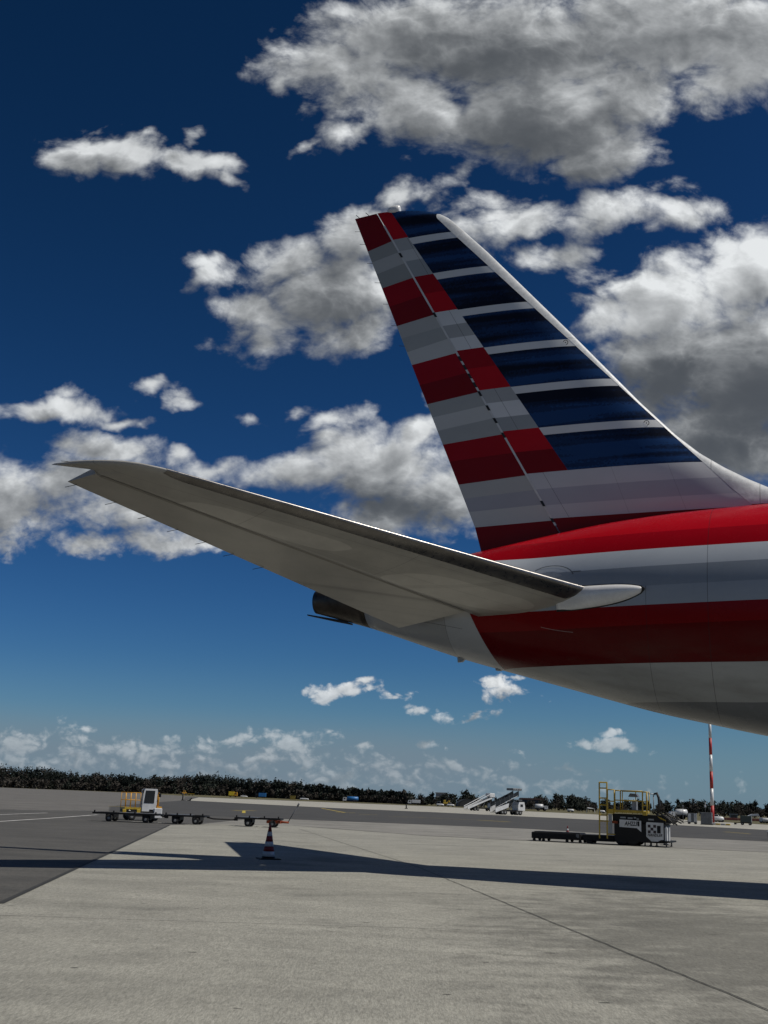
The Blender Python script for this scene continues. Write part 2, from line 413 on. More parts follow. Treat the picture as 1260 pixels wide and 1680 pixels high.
sheet('concrete_apron', [(-2.9, -30), (60, -30), (80, 29.6), (12.6, 51), (2.5, 55), (-4.3, 65.1), (-8.6, 60.7), (-9.43, 56.5), (-8.95, 52.43), (-4.84, 16.2)], .004, M_conc)
def stripe(name, pts, wd, z, mt, jit=0.):
    b = MB(); n = len(pts); L = []; Rr = []
    for i, (x, y) in enumerate(pts):
        a = Vector(pts[min(i + 1, n - 1)]) - Vector(pts[max(i - 1, 0)]); a.normalize()
        j = random.uniform(-jit, jit)
        L.append((x - a.y * wd / 2 + j, y + a.x * wd / 2, z)); Rr.append((x + a.y * wd / 2 + j, y - a.x * wd / 2, z))
    b.v = L + Rr
    for i in range(n - 1): b.face((i, i + 1, n + i + 1, n + i))
    o = b.build(name, mt)
    if o.data.polygons[0].normal.z < 0: o.data.flip_normals()
    return tag(o, kind='structure')
def seg(p, q, n): return [(p[0] + (q[0] - p[0]) * i / n, p[1] + (q[1] - p[1]) * i / n) for i in range(n + 1)]
stripe('pavement_joint', seg((3.75, 5), (2.6, 15.22), 30) + seg((2.6, 15.22), (1.05, 29.26), 40)[1:] + seg((1.05, 29.26), (-3.54, 58.7), 30)[1:], .018, .012, M_joint, .012)
stripe('pavement_joint', seg((-4.6, 14.78), (-1.5, 14.96), 20) + seg((-1.5, 14.96), (2.6, 15.3), 20)[1:], .022, .012, M_seam, .003)
stripe('pavement_joint', [(-4.84, 16.2), (-8.95, 52.43), (-9.43, 56.5)], .09, .012, M_joint)
stripe('pavement_joint', [(-8.9, 57), (-4.3, 65.2), (2.5, 55.1), (12.6, 51.1), (30, 46)], .05, .012, M_joint)
for p in ([(-15.9, 48), (-16.1, 60), (-16.6, 73.2)], [(-19.5, 58), (-19.7, 66), (-19.6, 73)]): stripe('white_line', p, .22, .012, M_white)
for p, q, wd in (((-23.6, 80), (-19.5, 86.6), .15), ((-25, 79.3), (-80, 80.5), .15), ((-12, 60.6), (-9.6, 60), .25)): stripe('white_line', [p, q], wd, .012, M_white)
for pts, wd in (([(-13.3, 115.5), (-11.7, 120.5)], .55), ([(-12.5, 117.5), (-10.9, 102.4)], .3), ([(-4, 133), (-1.9, 133.4)], .8), ([(-3.0, 133), (-7.4, 175)], .35),
                ([(-1.4, 124), (.5, 124.2)], .5), ([(-24.6, 112.6), (-22.6, 113)], .7), ([(10, 113.3), (12.5, 110)], .7), ([(29, 99.6), (29.4, 94)], .3), ([(1.5, 118), (10, 113.4)], .2)):
    stripe('yellow_line', pts, wd, .013, M_yel)
for pts, wd in (([(-36.2, 234), (-33.2, 230)], .5), ([(-35, 240), (-33.5, 250)], .6), ([(-30.8, 236), (-29.8, 250)], .6), ([(-28, 226), (-26.6, 234)], .5)):
    stripe('white_line', pts, wd, .013, M_white)

# ------------------------------------------------------------------ the airliner: x forward, y to port, z up, origin on the ground under the tail
jet = thing('airliner', 'large parked airliner with red, white, grey and blue striped tail', 'airplane', (0, 28.9, 0), R(-22.1))
def Q(x, s, z): return (x, -s, z)           # s: metres to starboard

def band_color(t, z, z0, z1, stops):
    return t.ramp(t.mr(z, z0, z1), [((a - z0) / (z1 - z0), c) for a, c in stops], True)
def line_mask(t, d, wd):                    # 1 within wd of d = 0
    return t.math('LESS_THAN', t.math('ABSOLUTE', d), wd)

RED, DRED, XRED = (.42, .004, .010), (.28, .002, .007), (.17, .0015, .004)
def skin(t, c, x, z, rough=.22, spec=.5, coat=.25):
    """shared finish of the painted skin: faint panel tone, soot, gloss"""
    n = t.noise(t.vec('MULTIPLY', t.obj, (.5, 1, 1.2)), .8, 5, .6)
    g = t.mr(n, .3, .7, .93, 1.04)
    c = t.mix(1., c, t.comb(g, g, g), 'MULTIPLY')
    put(t, c, t.mr(t.noise(t.obj, 2.2, 4, .6), .3, .7, rough - .04, rough + .1), 0., spec, coat)
    t.b.inputs['Coat Roughness'].default_value = .12
    return c

# fuselage livery
M_fus, t = new_mat('striped_fuselage_paint')
x, y, z = t.sep(t.obj)
zz = t.math('ADD', z, t.math('MULTIPLY', t.mr(x, 3., 9.), t.mr(z, 4.2, 4.8, .16, 0.)))
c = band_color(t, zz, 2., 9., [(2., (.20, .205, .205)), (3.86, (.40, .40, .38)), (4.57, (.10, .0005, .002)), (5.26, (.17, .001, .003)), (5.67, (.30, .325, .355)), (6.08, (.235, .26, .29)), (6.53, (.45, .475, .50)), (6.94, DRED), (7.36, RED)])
sil = (.40, .41, .42)
aft = t.math('MULTIPLY', t.math('LESS_THAN', t.math('SUBTRACT', x, t.math('MULTIPLY_ADD', z, -.40, 5.12)), 0.), t.math('LESS_THAN', z, 6.2))
c = t.mix(aft, c, (*sil, 1))
c = t.mix(t.math('MULTIPLY', t.math('LESS_THAN', x, 2.16), t.math('LESS_THAN', z, 6.4)), c, (.33, .335, .335, 1))
c = t.mix(t.math('GREATER_THAN', x, t.math('MULTIPLY_ADD', z, .9, 8.)), c, (*sil, 1))
seams = t.math('MAXIMUM', line_mask(t, t.math('SUBTRACT', x, 8.18), .007), line_mask(t, t.math('SUBTRACT', x, 2.16), .006))
seams = t.math('MAXIMUM', seams, t.math('MULTIPLY', line_mask(t, t.math('SUBTRACT', x, 6.9), .006), t.math('LESS_THAN', z, 6.1)))
seams = t.math('MAXIMUM', seams, t.math('MULTIPLY', line_mask(t, t.math('SUBTRACT', z, t.math('MULTIPLY_ADD', x, -.22, 5.95)), .006), t.math('LESS_THAN', x, 2.6)))
# the pale thread-like scratch in the lower red band
sd = t.math('SUBTRACT', z, t.math('MULTIPLY_ADD', x, -.17, t.math('MULTIPLY_ADD', t.math('MULTIPLY', t.math('SUBTRACT', x, 5.), t.math('SUBTRACT', x, 5.)), .1, 6.09)))
c = t.mix(t.math('MULTIPLY', seams, .55), c, (.02, .02, .022, 1))
c = t.mix(t.math('MULTIPLY', t.math('MULTIPLY', line_mask(t, sd, .005), t.math('MULTIPLY', t.math('GREATER_THAN', x, 4.5), t.math('LESS_THAN', x, 5.25))), .5), c, (.5, .45, .42, 1))
soot = t.math('MULTIPLY', t.mr(z, 5.4, 4.3), t.mr(t.noise(t.vec('MULTIPLY', t.obj, (.35, 1.5, 1.5)), 1.2, 6, .65), .45, .7))
c = t.mix(t.math('MULTIPLY', soot, .3), c, (.10, .085, .06, 1))
skin(t, c, x, z, .22, .11, .03)

ZT = [(-1.8, 6.62), (0, 6.98), (2.76, 7.44), (4.27, 7.74), (5.73, 7.97), (7.14, 8.11), (8.9, 8.2), (11.5, 8.3), (15, 8.33), (52, 8.33), (55, 8.0), (58, 6.8), (60.3, 5.4), (61, 4.7)]
ZB = [(-1.8, 6.06), (-.21, 5.65), (2.12, 4.87), (3.26, 4.56), (5, 4.09), (6.78, 3.61), (9.09, 3.14), (11.5, 2.75), (14, 2.48), (17, 2.36), (52, 2.36), (56, 2.6), (59, 3.3), (60.5, 3.9), (61, 4.4)]
gx = np.arange(-6, 66, .1)
ker = np.exp(-np.linspace(-2, 2, 21) ** 2); ker /= ker.sum()
def smooth(tab):
    a = np.array(tab); v = np.interp(gx, a[:, 0], a[:, 1])
    v = np.where(gx < a[0, 0], a[0, 1] + (gx - a[0, 0]) * (a[1, 1] - a[0, 1]) / (a[1, 0] - a[0, 0]), v)
    return np.convolve(np.pad(v, 10, 'edge'), ker, 'valid')
gt, gb = smooth(ZT), smooth(ZB)
def fus(x):
    a, b = float(np.interp(x, gx, gt)), float(np.interp(x, gx, gb))
    return (a + b) / 2, max(.02, (a - b) / 2)
def ring(x, n=72, k=1., ks=.98, dx=0.):
    zc, r_ = fus(x)
    if .2 < x < 4.5: ks += .24 * math.sin(math.pi * (x - .2) / 4.3) ** 2          # flanks widened to shut a lit gap out of the ground shadow
    return [(x + dx, r_ * k * ks * math.cos(2 * math.pi * i / n), zc + r_ * k * math.sin(2 * math.pi * i / n)) for i in range(n)]
st = [-.2 + .3 * i for i in range(70)] + [21 + 2 * i for i in range(16)] + [53 + .5 * i for i in range(16)] + [60.8]
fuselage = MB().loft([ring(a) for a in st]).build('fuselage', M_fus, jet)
# exhaust of the auxiliary power unit in the tail tip
M_burnt = paint('burnt_metal', (.10, .085, .07), .42, .75, .6, 2.5)
M_black = paint('black_rubber', (.012, .012, .012), .6, 0, .3)
b = MB().loft([ring(-.2 - .2 * i, 40) for i in range(8)] + [ring(-1.75, 40), ring(-1.76, 40, .9), ring(-1.5, 40, .84), ring(-.6, 40, .7)], 0)
ex = b.build('exhaust_cone', M_burnt, jet)
MB().prism([(-1.98, 6.03), (-1.0, 5.86), (-.75, 5.78), (-.75, 5.74), (-1.2, 5.83), (-1.98, 6.0)], -.05, .05).build('drain_fin', M_black, ex)
M_sil = paint('silver_paint', (.36, .365, .36), .3, .1, .2, 2)
b = MB().prism([(2.05, 4.93), (2.25, 4.86), (2.18, 4.79), (2.07, 4.78)], -.04, .04)
b.build('drain_mast', M_sil, jet)
b = MB().prism([(3.0, 4.66), (3.2, 4.6), (3.12, 4.57), (3.02, 4.58)], -.05, .05); b.build('drain_mast', M_sil, jet)

# ---- fin
FLE = [(-.02, 17.06), (.34, 17.0), (.73, 16.92), (1.05, 16.84), (1.29, 16.73), (1.5, 16.6), (1.69, 16.43), (2.63, 15.43), (3.45, 14.49), (4.87, 12.86), (6.49, 10.95), (7.32, 10.05), (7.86, 9.56), (8.4, 9.18), (8.92, 8.87), (9.4, 8.62), (10.1, 8.42), (11.2, 8.28), (12.4, 8.2)]
fz = np.array([q[1] for q in FLE])[::-1]; fx = np.array([q[0] for q in FLE])[::-1]
def xle(z): return float(np.interp(z, fz, fx))
def xte(z): return float(np.interp(z, [7.47, 11.98, 17.02], [2.68, .88, -1.2]))
def xhinge(z): return 4.49 - (z - 7.99) * (4.49 + .41) / (16.85 - 7.99)
def xband(z): return float(np.interp(z, [8.2, 8.64, 9.36, 16.01, 16.62], [8.98, 8.54, 7.88, 1.74, 1.2]))
def naca(s): s = min(1, max(0, s)); return 5 * (.2969 * math.sqrt(s) - .126 * s - .3516 * s * s + .2843 * s ** 3 - .1036 * s ** 4)
def fin_half(x, z):
    le, te = xle(z), xte(z); ch = max(.2, le - te)
    h = .10 * min(ch, 6.4) * naca((le - x) / ch)
    d = (17.12 - z) / .25
    return h * (math.sqrt(max(0., 1 - (1 - d) ** 2)) if d < 1 else 1.)
M_fin, t = new_mat('striped_fin_paint')
x, y, z = t.sep(t.obj)
G1, G2, G3 = (.36, .37, .365), (.48, .49, .48), (.30, .32, .325)
W0 = (.62, .63, .625)
left = band_color(t, z, 7., 17.4, [(7., XRED), (8.17, (.50, .505, .52)), (8.5, (.38, .385, .42)), (8.89, (.52, .525, .535)), (9.31, XRED), (9.88, RED), (10.43, G3), (10.81, W0), (11.19, G1), (11.575, RED), (12.2, DRED), (12.69, W0), (13.08, G1), (13.44, W0), (13.83, RED), (14.4, DRED), (14.96, G3), (15.42, G2), (15.76, G1), (16.11, RED)])
stx = t.noise(t.comb(t.math('MULTIPLY', x, .13), 0., t.math('MULTIPLY', z, 3.1)), 1., 2, .5)
dots = t.n('TexVoronoi'); t.set(dots.inputs['Vector'], t.comb(x, 0., z)); dots.inputs['Scale'].default_value = 17
bl = t.math('MULTIPLY_ADD', t.math('SUBTRACT', dots.outputs['Distance'], .45), .07, stx)
bl = t.math('ADD', bl, t.math('MULTIPLY', t.math('SUBTRACT', t.noise(t.comb(t.math('MULTIPLY', x, .5), 0., t.math('MULTIPLY', z, 14)), 1., 3), .5), .06))
blue = t.ramp(bl, [(0., (.003, .005, .014)), (.43, (.005, .013, .038)), (.5, (.008, .026, .080)), (.56, (.012, .046, .14))], True)
blue = t.mix(.3, blue, t.ramp(bl, [(.38, (.003, .005, .013)), (.6, (.012, .044, .13))]))
# white bars between the blue ones every 1.132 m, blue ends at z = 9.3
ph = t.math('MODULO', t.math('SUBTRACT', z, 9.315 - 1.132 * .0), 1.132)
isw = t.math('MULTIPLY', t.math('GREATER_THAN', ph, .935), t.math('LESS_THAN', z, 16.6))
right = t.mix(isw, blue, (*W0, 1))
diag = t.math('GREATER_THAN', x, t.math('MULTIPLY_ADD', z, -.6385, 10.745))
diag = t.math('MULTIPLY', diag, t.math('GREATER_THAN', z, 9.315))
c = t.mix(diag, left, right)
pl = t.math('SUBTRACT', x, t.math('MULTIPLY_ADD', z, -.553, 4.49 + 7.99 * .553 + .42))
pm = t.math('MULTIPLY', line_mask(t, pl, .006), t.math('GREATER_THAN', t.sep(left)[1], .1))
c = t.mix(t.math('MULTIPLY', pm, .6), c, (.03, .03, .035, 1))
for d0 in (6.0, 7.3):
    pm = t.math('MULTIPLY', line_mask(t, t.math('SUBTRACT', x, t.math('MULTIPLY_ADD', z, -.35, d0 + 3.1)), .004), t.math('LESS_THAN', z, 9.31))
    c = t.mix(t.math('MULTIPLY', pm, .4), c, (.05, .05, .055, 1))
skin(t, c, x, z, .36, .16, 0.)

NS, NZ = 16, 90
def fin_rows(xa, xb, sgn, z0=7.0):
    rows = []
    for j in range(NZ + 1):
        f = j / NZ
        row = []
        for i in range(NS + 1):
            q = i / NS
            ztop = 17.03 - .27 * (q * .95) ** 1.6
            zq = z0 + f * (ztop - z0)
            xa_, xb_ = xa(zq), xb(zq)
            xx = xa_ + q * (xb_ - xa_)
            row.append(Q(xx, sgn * fin_half(xx, min(zq, 17.1)), zq))
        rows.append(row)
    return rows
b = MB()
for sg in (1, -1): b.loft(fin_rows(xhinge, xband, sg), 0, False, True, False)
A, B_ = fin_rows(xhinge, xband, 1), fin_rows(xhinge, xband, -1)
b.loft([A[-1], B_[-1]], 0, False, False, False)                                     # tip
b.loft([[r_[0] for r_ in A], [r_[0] for r_ in B_]], 0, False, False, False)         # spar face behind the hinge
fin = b.build('vertical_stabilizer', M_fin, jet)
# leading edge: white, rolled round the nose of the section
M_le, t = new_mat('white_leading_edge')
n = t.noise(t.obj, 9, 5, .7); n2 = t.noise(t.vec('MULTIPLY', t.obj, (1, 1, 1)), 1.6, 4, .6)
x, y, z = t.sep(t.obj)
jt = t.math('MAXIMUM', t.math('MAXIMUM', line_mask(t, t.math('SUBTRACT', z, 12.75), .012), line_mask(t, t.math('SUBTRACT', z, 10.15), .012)), t.math('MAXIMUM', line_mask(t, t.math('SUBTRACT', x, 8.1), .012), line_mask(t, t.math('SUBTRACT', x, 9.15), .014)))
c = t.mix(t.mr(n2, .35, .65), (.56, .575, .57, 1), (.68, .685, .67, 1))
c = t.mix(t.math('MULTIPLY', t.mr(n, .42, .66), .55), c, (.40, .41, .41, 1))
c = t.mix(t.math('MULTIPLY', jt, .5), c, (.2, .2, .2, 1))
put(t, c, .38, 0., .5, .1, bump(t, n, .25, .02))
rows = []
for j in range(120):
    f = j / 119
    zq = 16.72 - f * (16.72 - 8.22)
    xb_, xl = xband(min(zq, 16.6)), xle(zq)
    if xl < xb_ + .03: xl = xb_ + .03
    row = []
    for i in range(17):
        a = (i / 8. - 1)                       # -1 .. 1 round the nose
        q = 1 - abs(a) ** 1.8
        xx = xb_ + (xl - xb_) * q
        h = fin_half(min(xx, xl), zq)
        h0 = fin_half(xb_, zq)
        if zq < 9.6:                           # the dorsal fillet is a thick rolled nose
            k = min(1, (9.6 - zq) / .8); h = h * (1 - k) + k * h0 * math.sqrt(max(0, 1 - q ** 2.2))
        row.append(Q(xx, (-1 if a < 0 else 1) * (h + .003), zq))
    rows.append(row)
MB().loft(rows, 0, False, True, False).build('leading_edge', M_le, fin)
# rudder: stripes run on across it, trailing edge swung a little to port
RZ = [(7.45, 7.2), (8.13, 8.12), (8.53, 8.52), (8.905, 8.87), (9.28, 9.24), (9.88, 9.86), (10.38, 10.32), (10.82, 10.70), (11.18, 11.07), (11.55, 11.44), (12.1, 11.98), (12.67, 12.56), (13.09, 12.93), (13.44, 13.34), (13.81, 13.70), (14.40, 14.28), (14.95, 14.84), (15.41, 15.27), (15.75, 15.64), (16.11, 15.98), (17.02, 17.02)]
RC = [1, 4, 6, 5, 1, 0, 3, 4, 3, 1, 0, 4, 3, 5, 1, 0, 2, 5, 2, 1]
def rpaint(name, col):
    mt, t = new_mat(name); skin(t, (*col, 1) if False else t.mix(0., (*col, 1), (*col, 1)), None, None, .38, .16, 0.); return mt
RM = [rpaint('red_rudder_paint', DRED), rpaint('dark_red_rudder_paint', XRED), rpaint('grey_rudder_paint', (.29, .30, .29)), rpaint('mid_grey_rudder_paint', (.34, .355, .35)), rpaint('light_grey_rudder_paint', (.48, .49, .48)), rpaint('pale_rudder_paint', (.41, .415, .405)), rpaint('blue_grey_rudder_paint', (.34, .35, .38))]
def rud(zh, zt, f, sg):
    xt = float(np.interp(zt, [7.5, 17.04], [2.64, -1.22])); yt = -float(np.interp(zt, [7.5, 17.04], [.13, .05]))
    xh = xhinge(zh) - .03; hh = fin_half(xhinge(zh), zh) * .97
    return Q(xh + (xt - xh) * f, (sg * hh * (1 - f) + yt * f) + sg * .004, zh + (zt - zh) * f)
b = MB()
for k, mi in enumerate(RC):
    for sg in (1, -1):
        b.loft([[rud(RZ[k + i][0], RZ[k + i][1], f / 6, sg) for f in range(7)] for i in (0, 1)], mi, False, False, False)
b.loft([[rud(RZ[-1][0], RZ[-1][1], f / 6, sg) for f in range(7)] for sg in (1, -1)], 1, False, False, False)
b.loft([[rud(q[0], q[1], 0, sg) for q in RZ] for sg in (1, -1)], 3, False, False, False)
rudder = b.build('rudder', RM, fin)
# seal strip down the hinge and the access slots in it
M_seal = paint('white_seal', (.6, .6, .58), .5, 0, .2)
b = MB()
L = []
for zq in np.linspace(8.0, 16.6, 60):
    L.append([Q(xhinge(zq) + o_, fin_half(xhinge(zq), zq) + .007, zq) for o_ in (-.035, .02)])
b.loft(L, 0, False, False, False); b.build('hinge_seal', M_seal, fin)
for zq in (8.15, 8.55, 10.35, 10.75, 11.1, 11.5, 11.75, 12.0, 12.25, 12.5, 13.8, 15.65):
    b = MB(); xx = xhinge(zq); h = fin_half(xx, zq)
    b.loft([[Q(xhinge(zq + d) + o_, h + .011, zq + d) for o_ in (-.045, .02)] for d in (-.07, .07)], 0, False, False, False)
    b.build('hinge_slot', M_black, fin)
# fairing with the navigation lamp at the fin tip
b = MB().loft([[Q(-.22 + .36 * f, .12 * k * math.cos(a), 17.06 + .14 * k * math.sin(a)) for a in [i * math.pi / 6 for i in range(12)]] for f, k in ((0, .35), (.1, .7), (.4, .95), (.7, 1), (.95, .9), (1, .5))])
b.build('tip_light', paint('lamp_white', (.8, .8, .78), .3), fin)
M_dk = paint('dark_grey_metal', (.05, .05, .05), .45, .5, .3)
for zq in (13.1, 13.7, 14.35, 15.0, 15.6, 16.2, 16.6):
    p = Vector(rud(zq + .1, zq, 1, 1)); MB().tube([p + Vector((.05, 0, 0)), p + Vector((-.16, .01, .04))], .006, 5).build('static_wick', M_dk, rudder)
for f in (.35, .8):
    p = Vector(rud(17.02, 17.02, f, 1)); MB().tube([p, p + Vector((-.1, 0, .1))], .009, 5).build('static_wick', M_dk, rudder)
# round rivet markings ahead of the blue bars
for xx, zq in ((4.72, 12.62), (6.66, 10.36)):
    h = fin_half(xx, zq) + .006
    b = MB(); n = 20
    b.loft([[Q(xx + r_ * math.cos(2 * math.pi * i / n), h, zq + r_ * math.sin(2 * math.pi * i / n)) for i in range(n)] for r_ in (.052, .068)], 0, False, False)
    b.loft([[Q(xx + r_ * math.cos(2 * math.pi * i / n), h, zq + r_ * math.sin(2 * math.pi * i / n)) for i in range(n)] for r_ in (.001, .016)], 0, False, False)
    b.build('ring_mark', M_dk, fin)

# ---- horizontal stabilizers
M_stab, t = new_mat('grey_stabilizer_paint')
x, y, z = t.sep(t.obj)
ay = t.math('ABSOLUTE', y)
u_ = t.math('MULTIPLY_ADD', ay, .95, x)                      # runs across the sweep
c = (.36, .345, .312, 1)
pn = t.noise(t.comb(t.math('MULTIPLY', u_, .55), t.math('MULTIPLY', ay, .3), 0.), 1., 2, .4)
c = t.mix(t.mr(pn, .49, .51), c, (.39, .374, .338, 1))
def patch(u0, du, a0, da, ru, ra):
    e1 = t.math('DIVIDE', t.math('MAXIMUM', t.math('SUBTRACT', t.math('ABSOLUTE', t.math('SUBTRACT', u_, u0)), du), 0.), ru)
    e2 = t.math('DIVIDE', t.math('MAXIMUM', t.math('SUBTRACT', t.math('ABSOLUTE', t.math('SUBTRACT', ay, a0)), da), 0.), ra)
    return t.mr(t.math('ADD', t.math('MULTIPLY', e1, e1), t.math('MULTIPLY', e2, e2)), 1.05, .95)
for q_ in (patch(6.25, .12, 6.5, .75, .3, .5), patch(5.75, .2, 2.9, .5, .5, .6)):
    c = t.mix(q_, c, (.50, .48, .435, 1))
sk_ = t.noise(t.comb(t.math('MULTIPLY_ADD', ay, 2.2, t.math('MULTIPLY', x, .35)), 0., 0.), 1.3, 4, .6)
g = t.mr(sk_, .3, .46, .6, 1., True)  # shadow streaks towards the root, put into the colour
c = t.mix(t.mr(ay, 5.5, 2.5), c, t.mix(1., c, t.comb(g, g, g), 'MULTIPLY'))
ln = t.math('MAXIMUM', line_mask(t, t.math('SUBTRACT', u_, 5.85), .006), line_mask(t, t.math('SUBTRACT', u_, 6.85), .005))
for yy in (3.4, 6.9):
    ln = t.math('MAXIMUM', ln, line_mask(t, t.math('SUBTRACT', ay, t.math('MULTIPLY_ADD', x, .45, yy)), .006))
c = t.mix(t.math('MULTIPLY', ln, .45), c, (.05, .05, .05, 1))
d = t.mr(t.noise(t.obj, 1.4, 6, .65), .35, .7, .86, 1.04)
put(t, t.mix(1., c, t.comb(d, d, d), 'MULTIPLY'), t.mr(t.noise(t.obj, 3, 4), .3, .7, .3, .45), 0., .5, .15)
M_elev, t = new_mat('grey_elevator_paint')
x, y, z = t.sep(t.obj); ay = t.math('ABSOLUTE', y)
sk_ = t.noise(t.comb(t.math('MULTIPLY_ADD', ay, 2.0, t.math('MULTIPLY', x, .9)), 0., 0.), .9, 4, .6)
g = t.mr(sk_, .34, .48, .5, 1., True)  # inboard shadow streaks painted into the elevator colour
c = t.mix(t.mr(ay, 4.8, 3.2), (.385, .368, .332, 1), t.mix(1., (.385, .368, .332, 1), t.comb(g, g, g), 'MULTIPLY'))
d = t.mr(t.noise(t.obj, 1.1, 6, .65), .35, .7, .86, 1.04)
put(t, t.mix(1., c, t.comb(d, d, d), 'MULTIPLY'), .38, 0., .5, .12)
M_boot = paint('bare_leading_edge_metal', (.20, .19, .18), .32, .9, .35, 2)
A0, B0, E0 = Vector((5.575, 2.0, 6.107)), Vector((.89, .95, 5.499)), Vector((-.909, 8.8, 7.368))
nn = (E0 - A0).cross(B0 - A0)
def zpl(x, s): return A0.z - (nn.x * (x - A0.x) + nn.y * (s - A0.y)) / nn.z
LEs = [(.4, 7.1), (2.0, 5.575), (8.8, -.909), (9.05, -1.22), (9.23, -1.54), (9.36, -1.95), (9.45, -2.33), (9.504, -2.949)]
def sle(s): return float(np.interp(s, [q[0] for q in LEs], [q[1] for q in LEs]))
def shinge(s): return 2.85 - (s - 1.88) * (2.85 + 2.224) / (9.109 - 1.88)
def stab_half(x, s):
    le = sle(s); te = .89 - (s - .95) * .488
    ch = max(.5, le - te)
    return .088 * ch * naca((le - x) / ch)
def stab_point(s, q, sg, aft):
    le = sle(s); xx = le + (aft - le) * q
    return xx, stab_half(xx, s)
def make_stab(side):
    sd = 1 if side > 0 else -1
    def P_(x, s, dz): return (x, -s * sd, zpl(x, s) + dz)
    rows = []
    ss = [.5 + .35 * i for i in range(24)] + [8.8, 8.95, 9.05, 9.12, 9.2, 9.28, 9.36, 9.42, 9.46, 9.49]
    for s in ss:
        aft = shinge(s) if s <= 9.109 else -2.224 - (s - 9.109) * (2.949 - 2.224) / (9.504 - 9.109)
        row = []
        N = 22
        for i in range(N + 1):                # lower side, aft to nose
            q = (1 - i / N) ** 1.8; xx, h = stab_point(s, q, 1, aft)
            if s > 9.109: h *= 1 - q * q
            row.append(P_(xx, s, -h))
        for i in range(1, N + 1):
            q = (i / N) ** 1.8; xx, h = stab_point(s, q, 1, aft)
            if s > 9.109: h *= 1 - q * q
            row.append(P_(xx, s, h * .95))
        rows.append(row)
    o = MB().loft(rows, 0, True, True).build('horizontal_stabilizer', M_stab, jet)
    # bare metal leading edge, proud of the skin
    rows = []
    for s in [2.0 + .2 * i for i in range(34)] + [8.75]:
        ch = sle(s) - (.89 - (s - .95) * .488); wq = .085 if s < 8.5 else .085 * (8.95 - s) / .45
        row = []
        for i in range(21):
            a = i / 10 - 1; q = abs(a) ** 1.6 * wq; xx = sle(s) - ch * q
            h = .088 * ch * naca(q) + .006
            row.append(P_(xx + (.006 if abs(a) < .3 else 0), s, (-h if a < 0 else h * .95 + .002)))
        rows.append(row)
    MB().loft(rows, 0, False, True, False).build('leading_edge', M_boot, o)
    # elevator
    rows = []
    for i in range(25):
        f = i / 24
        H = Vector((2.85 + f * (-2.20 - 2.85), 1.88 + f * (9.09 - 1.88))); T = Vector((.89 + f * (-2.977 - .89), .95 + f * (8.876 - .95)))
        if sd < 0: T = Vector((.62 + f * (-2.977 - .62), .62 + f * (8.876 - .62))); H = Vector((3.75 + f * (-2.20 - 3.75), .6 + f * (9.09 - .6)))  # unseen port root extended inboard, shaped for the shadow it casts
        hh = stab_half(H.x, H.y) * .96
        row = []
        for g_ in range(9):
            k = g_ / 8; p = H.lerp(T, k); row.append(P_(p.x - .015, p.y, -hh * (1 - k) - .004 + (0 if k < 1 else .004)))
        for g_ in range(8, -1, -1):
            k = g_ / 8; p = H.lerp(T, k); row.append(P_(p.x - .015, p.y, hh * .95 * (1 - k) + .004))
        rows.append(row)
    e = MB().loft(rows, 0, True, False).build('elevator', M_elev, o)
    # seal along the hinge
    b = MB(); L = []
    for i in range(40):
        s = 1.95 + i * (9.0 - 1.95) / 39; xx = shinge(s); h = stab_half(xx, s)
        L.append([P_(xx + .05, s, -h - .012), P_(xx - .04, s, -h - .010)])
    b.loft(L, 0, False, False, False).build('hinge_seal', paint('grey_seal', (.27, .255, .225), .6, 0, .2), o)
    for f in (.47, .56, .64, .72, .80, .885, .985):
        p = Vector(P_(.89 + f * (-2.977 - .89), .95 + f * (8.876 - .95), 0))
        MB().tube([p + Vector((.06, 0, -.01)), p + Vector((-.17, -sd * .05, -.06))], .006, 5).build('static_wick', M_dk, e)
    for q_, s_ in ((-1.95, 9.3), (-2.5, 9.42)):
        p = Vector(P_(q_, s_, .03)); MB().tube([p + Vector((.12, 0, -.01)), p + Vector((-.25, -sd * .02, .03))], .006, 5).build('static_wick', M_dk, o)
    # polished fairing that carries the leading edge on to the fuselage side
    def hull_s(x, z):
        zc, r_ = fus(x); return .98 * r_ * math.sqrt(max(0, 1 - ((z - zc) / r_) ** 2))
    def fair(grow, out, x1):
        rows = []
        for i in range(30):
            f = i / 29; xx = 4.9 + f * (x1 - 4.9)
            k = max(0., 1 - max(0, (f - .45) / .55) ** 3.4) ** .5
            top = 6.20 - .02 * f; bot = 5.66 + .22 * f ** 2.6
            zc = (top + bot) / 2 + .05 * (f > .9) * (f - .9); hz = (top - bot) / 2 * max(k, .02) + grow; 
            e_ = min(1, max(0, (xx - 5.0) / .8)); dep = (.10 + .14 * e_ * e_ * (3 - 2 * e_)) * max(k, .03) + out
            row = []
            for j in range(18):
                a = 2 * math.pi * j / 18; zz_ = zc + hz * math.sin(a)
                row.append((xx, -sd * (hull_s(xx, zz_) + dep * (math.cos(a) - .25) * (.55 + .45 * (math.sin(a) * .5 + .5))), zz_))
            rows.append(row)
        return MB().loft(rows, 0, True, True)
    fair(0., 0., 6.86).build('root_fairing', paint('polished_fairing', (.74, .73, .71), .25, 0, .12, 2, .5, .4), o)
    fair(.012, -.13, 6.885).build('fairing_seal', M_black, o)
    return o
make_stab(1); make_stab(-1)
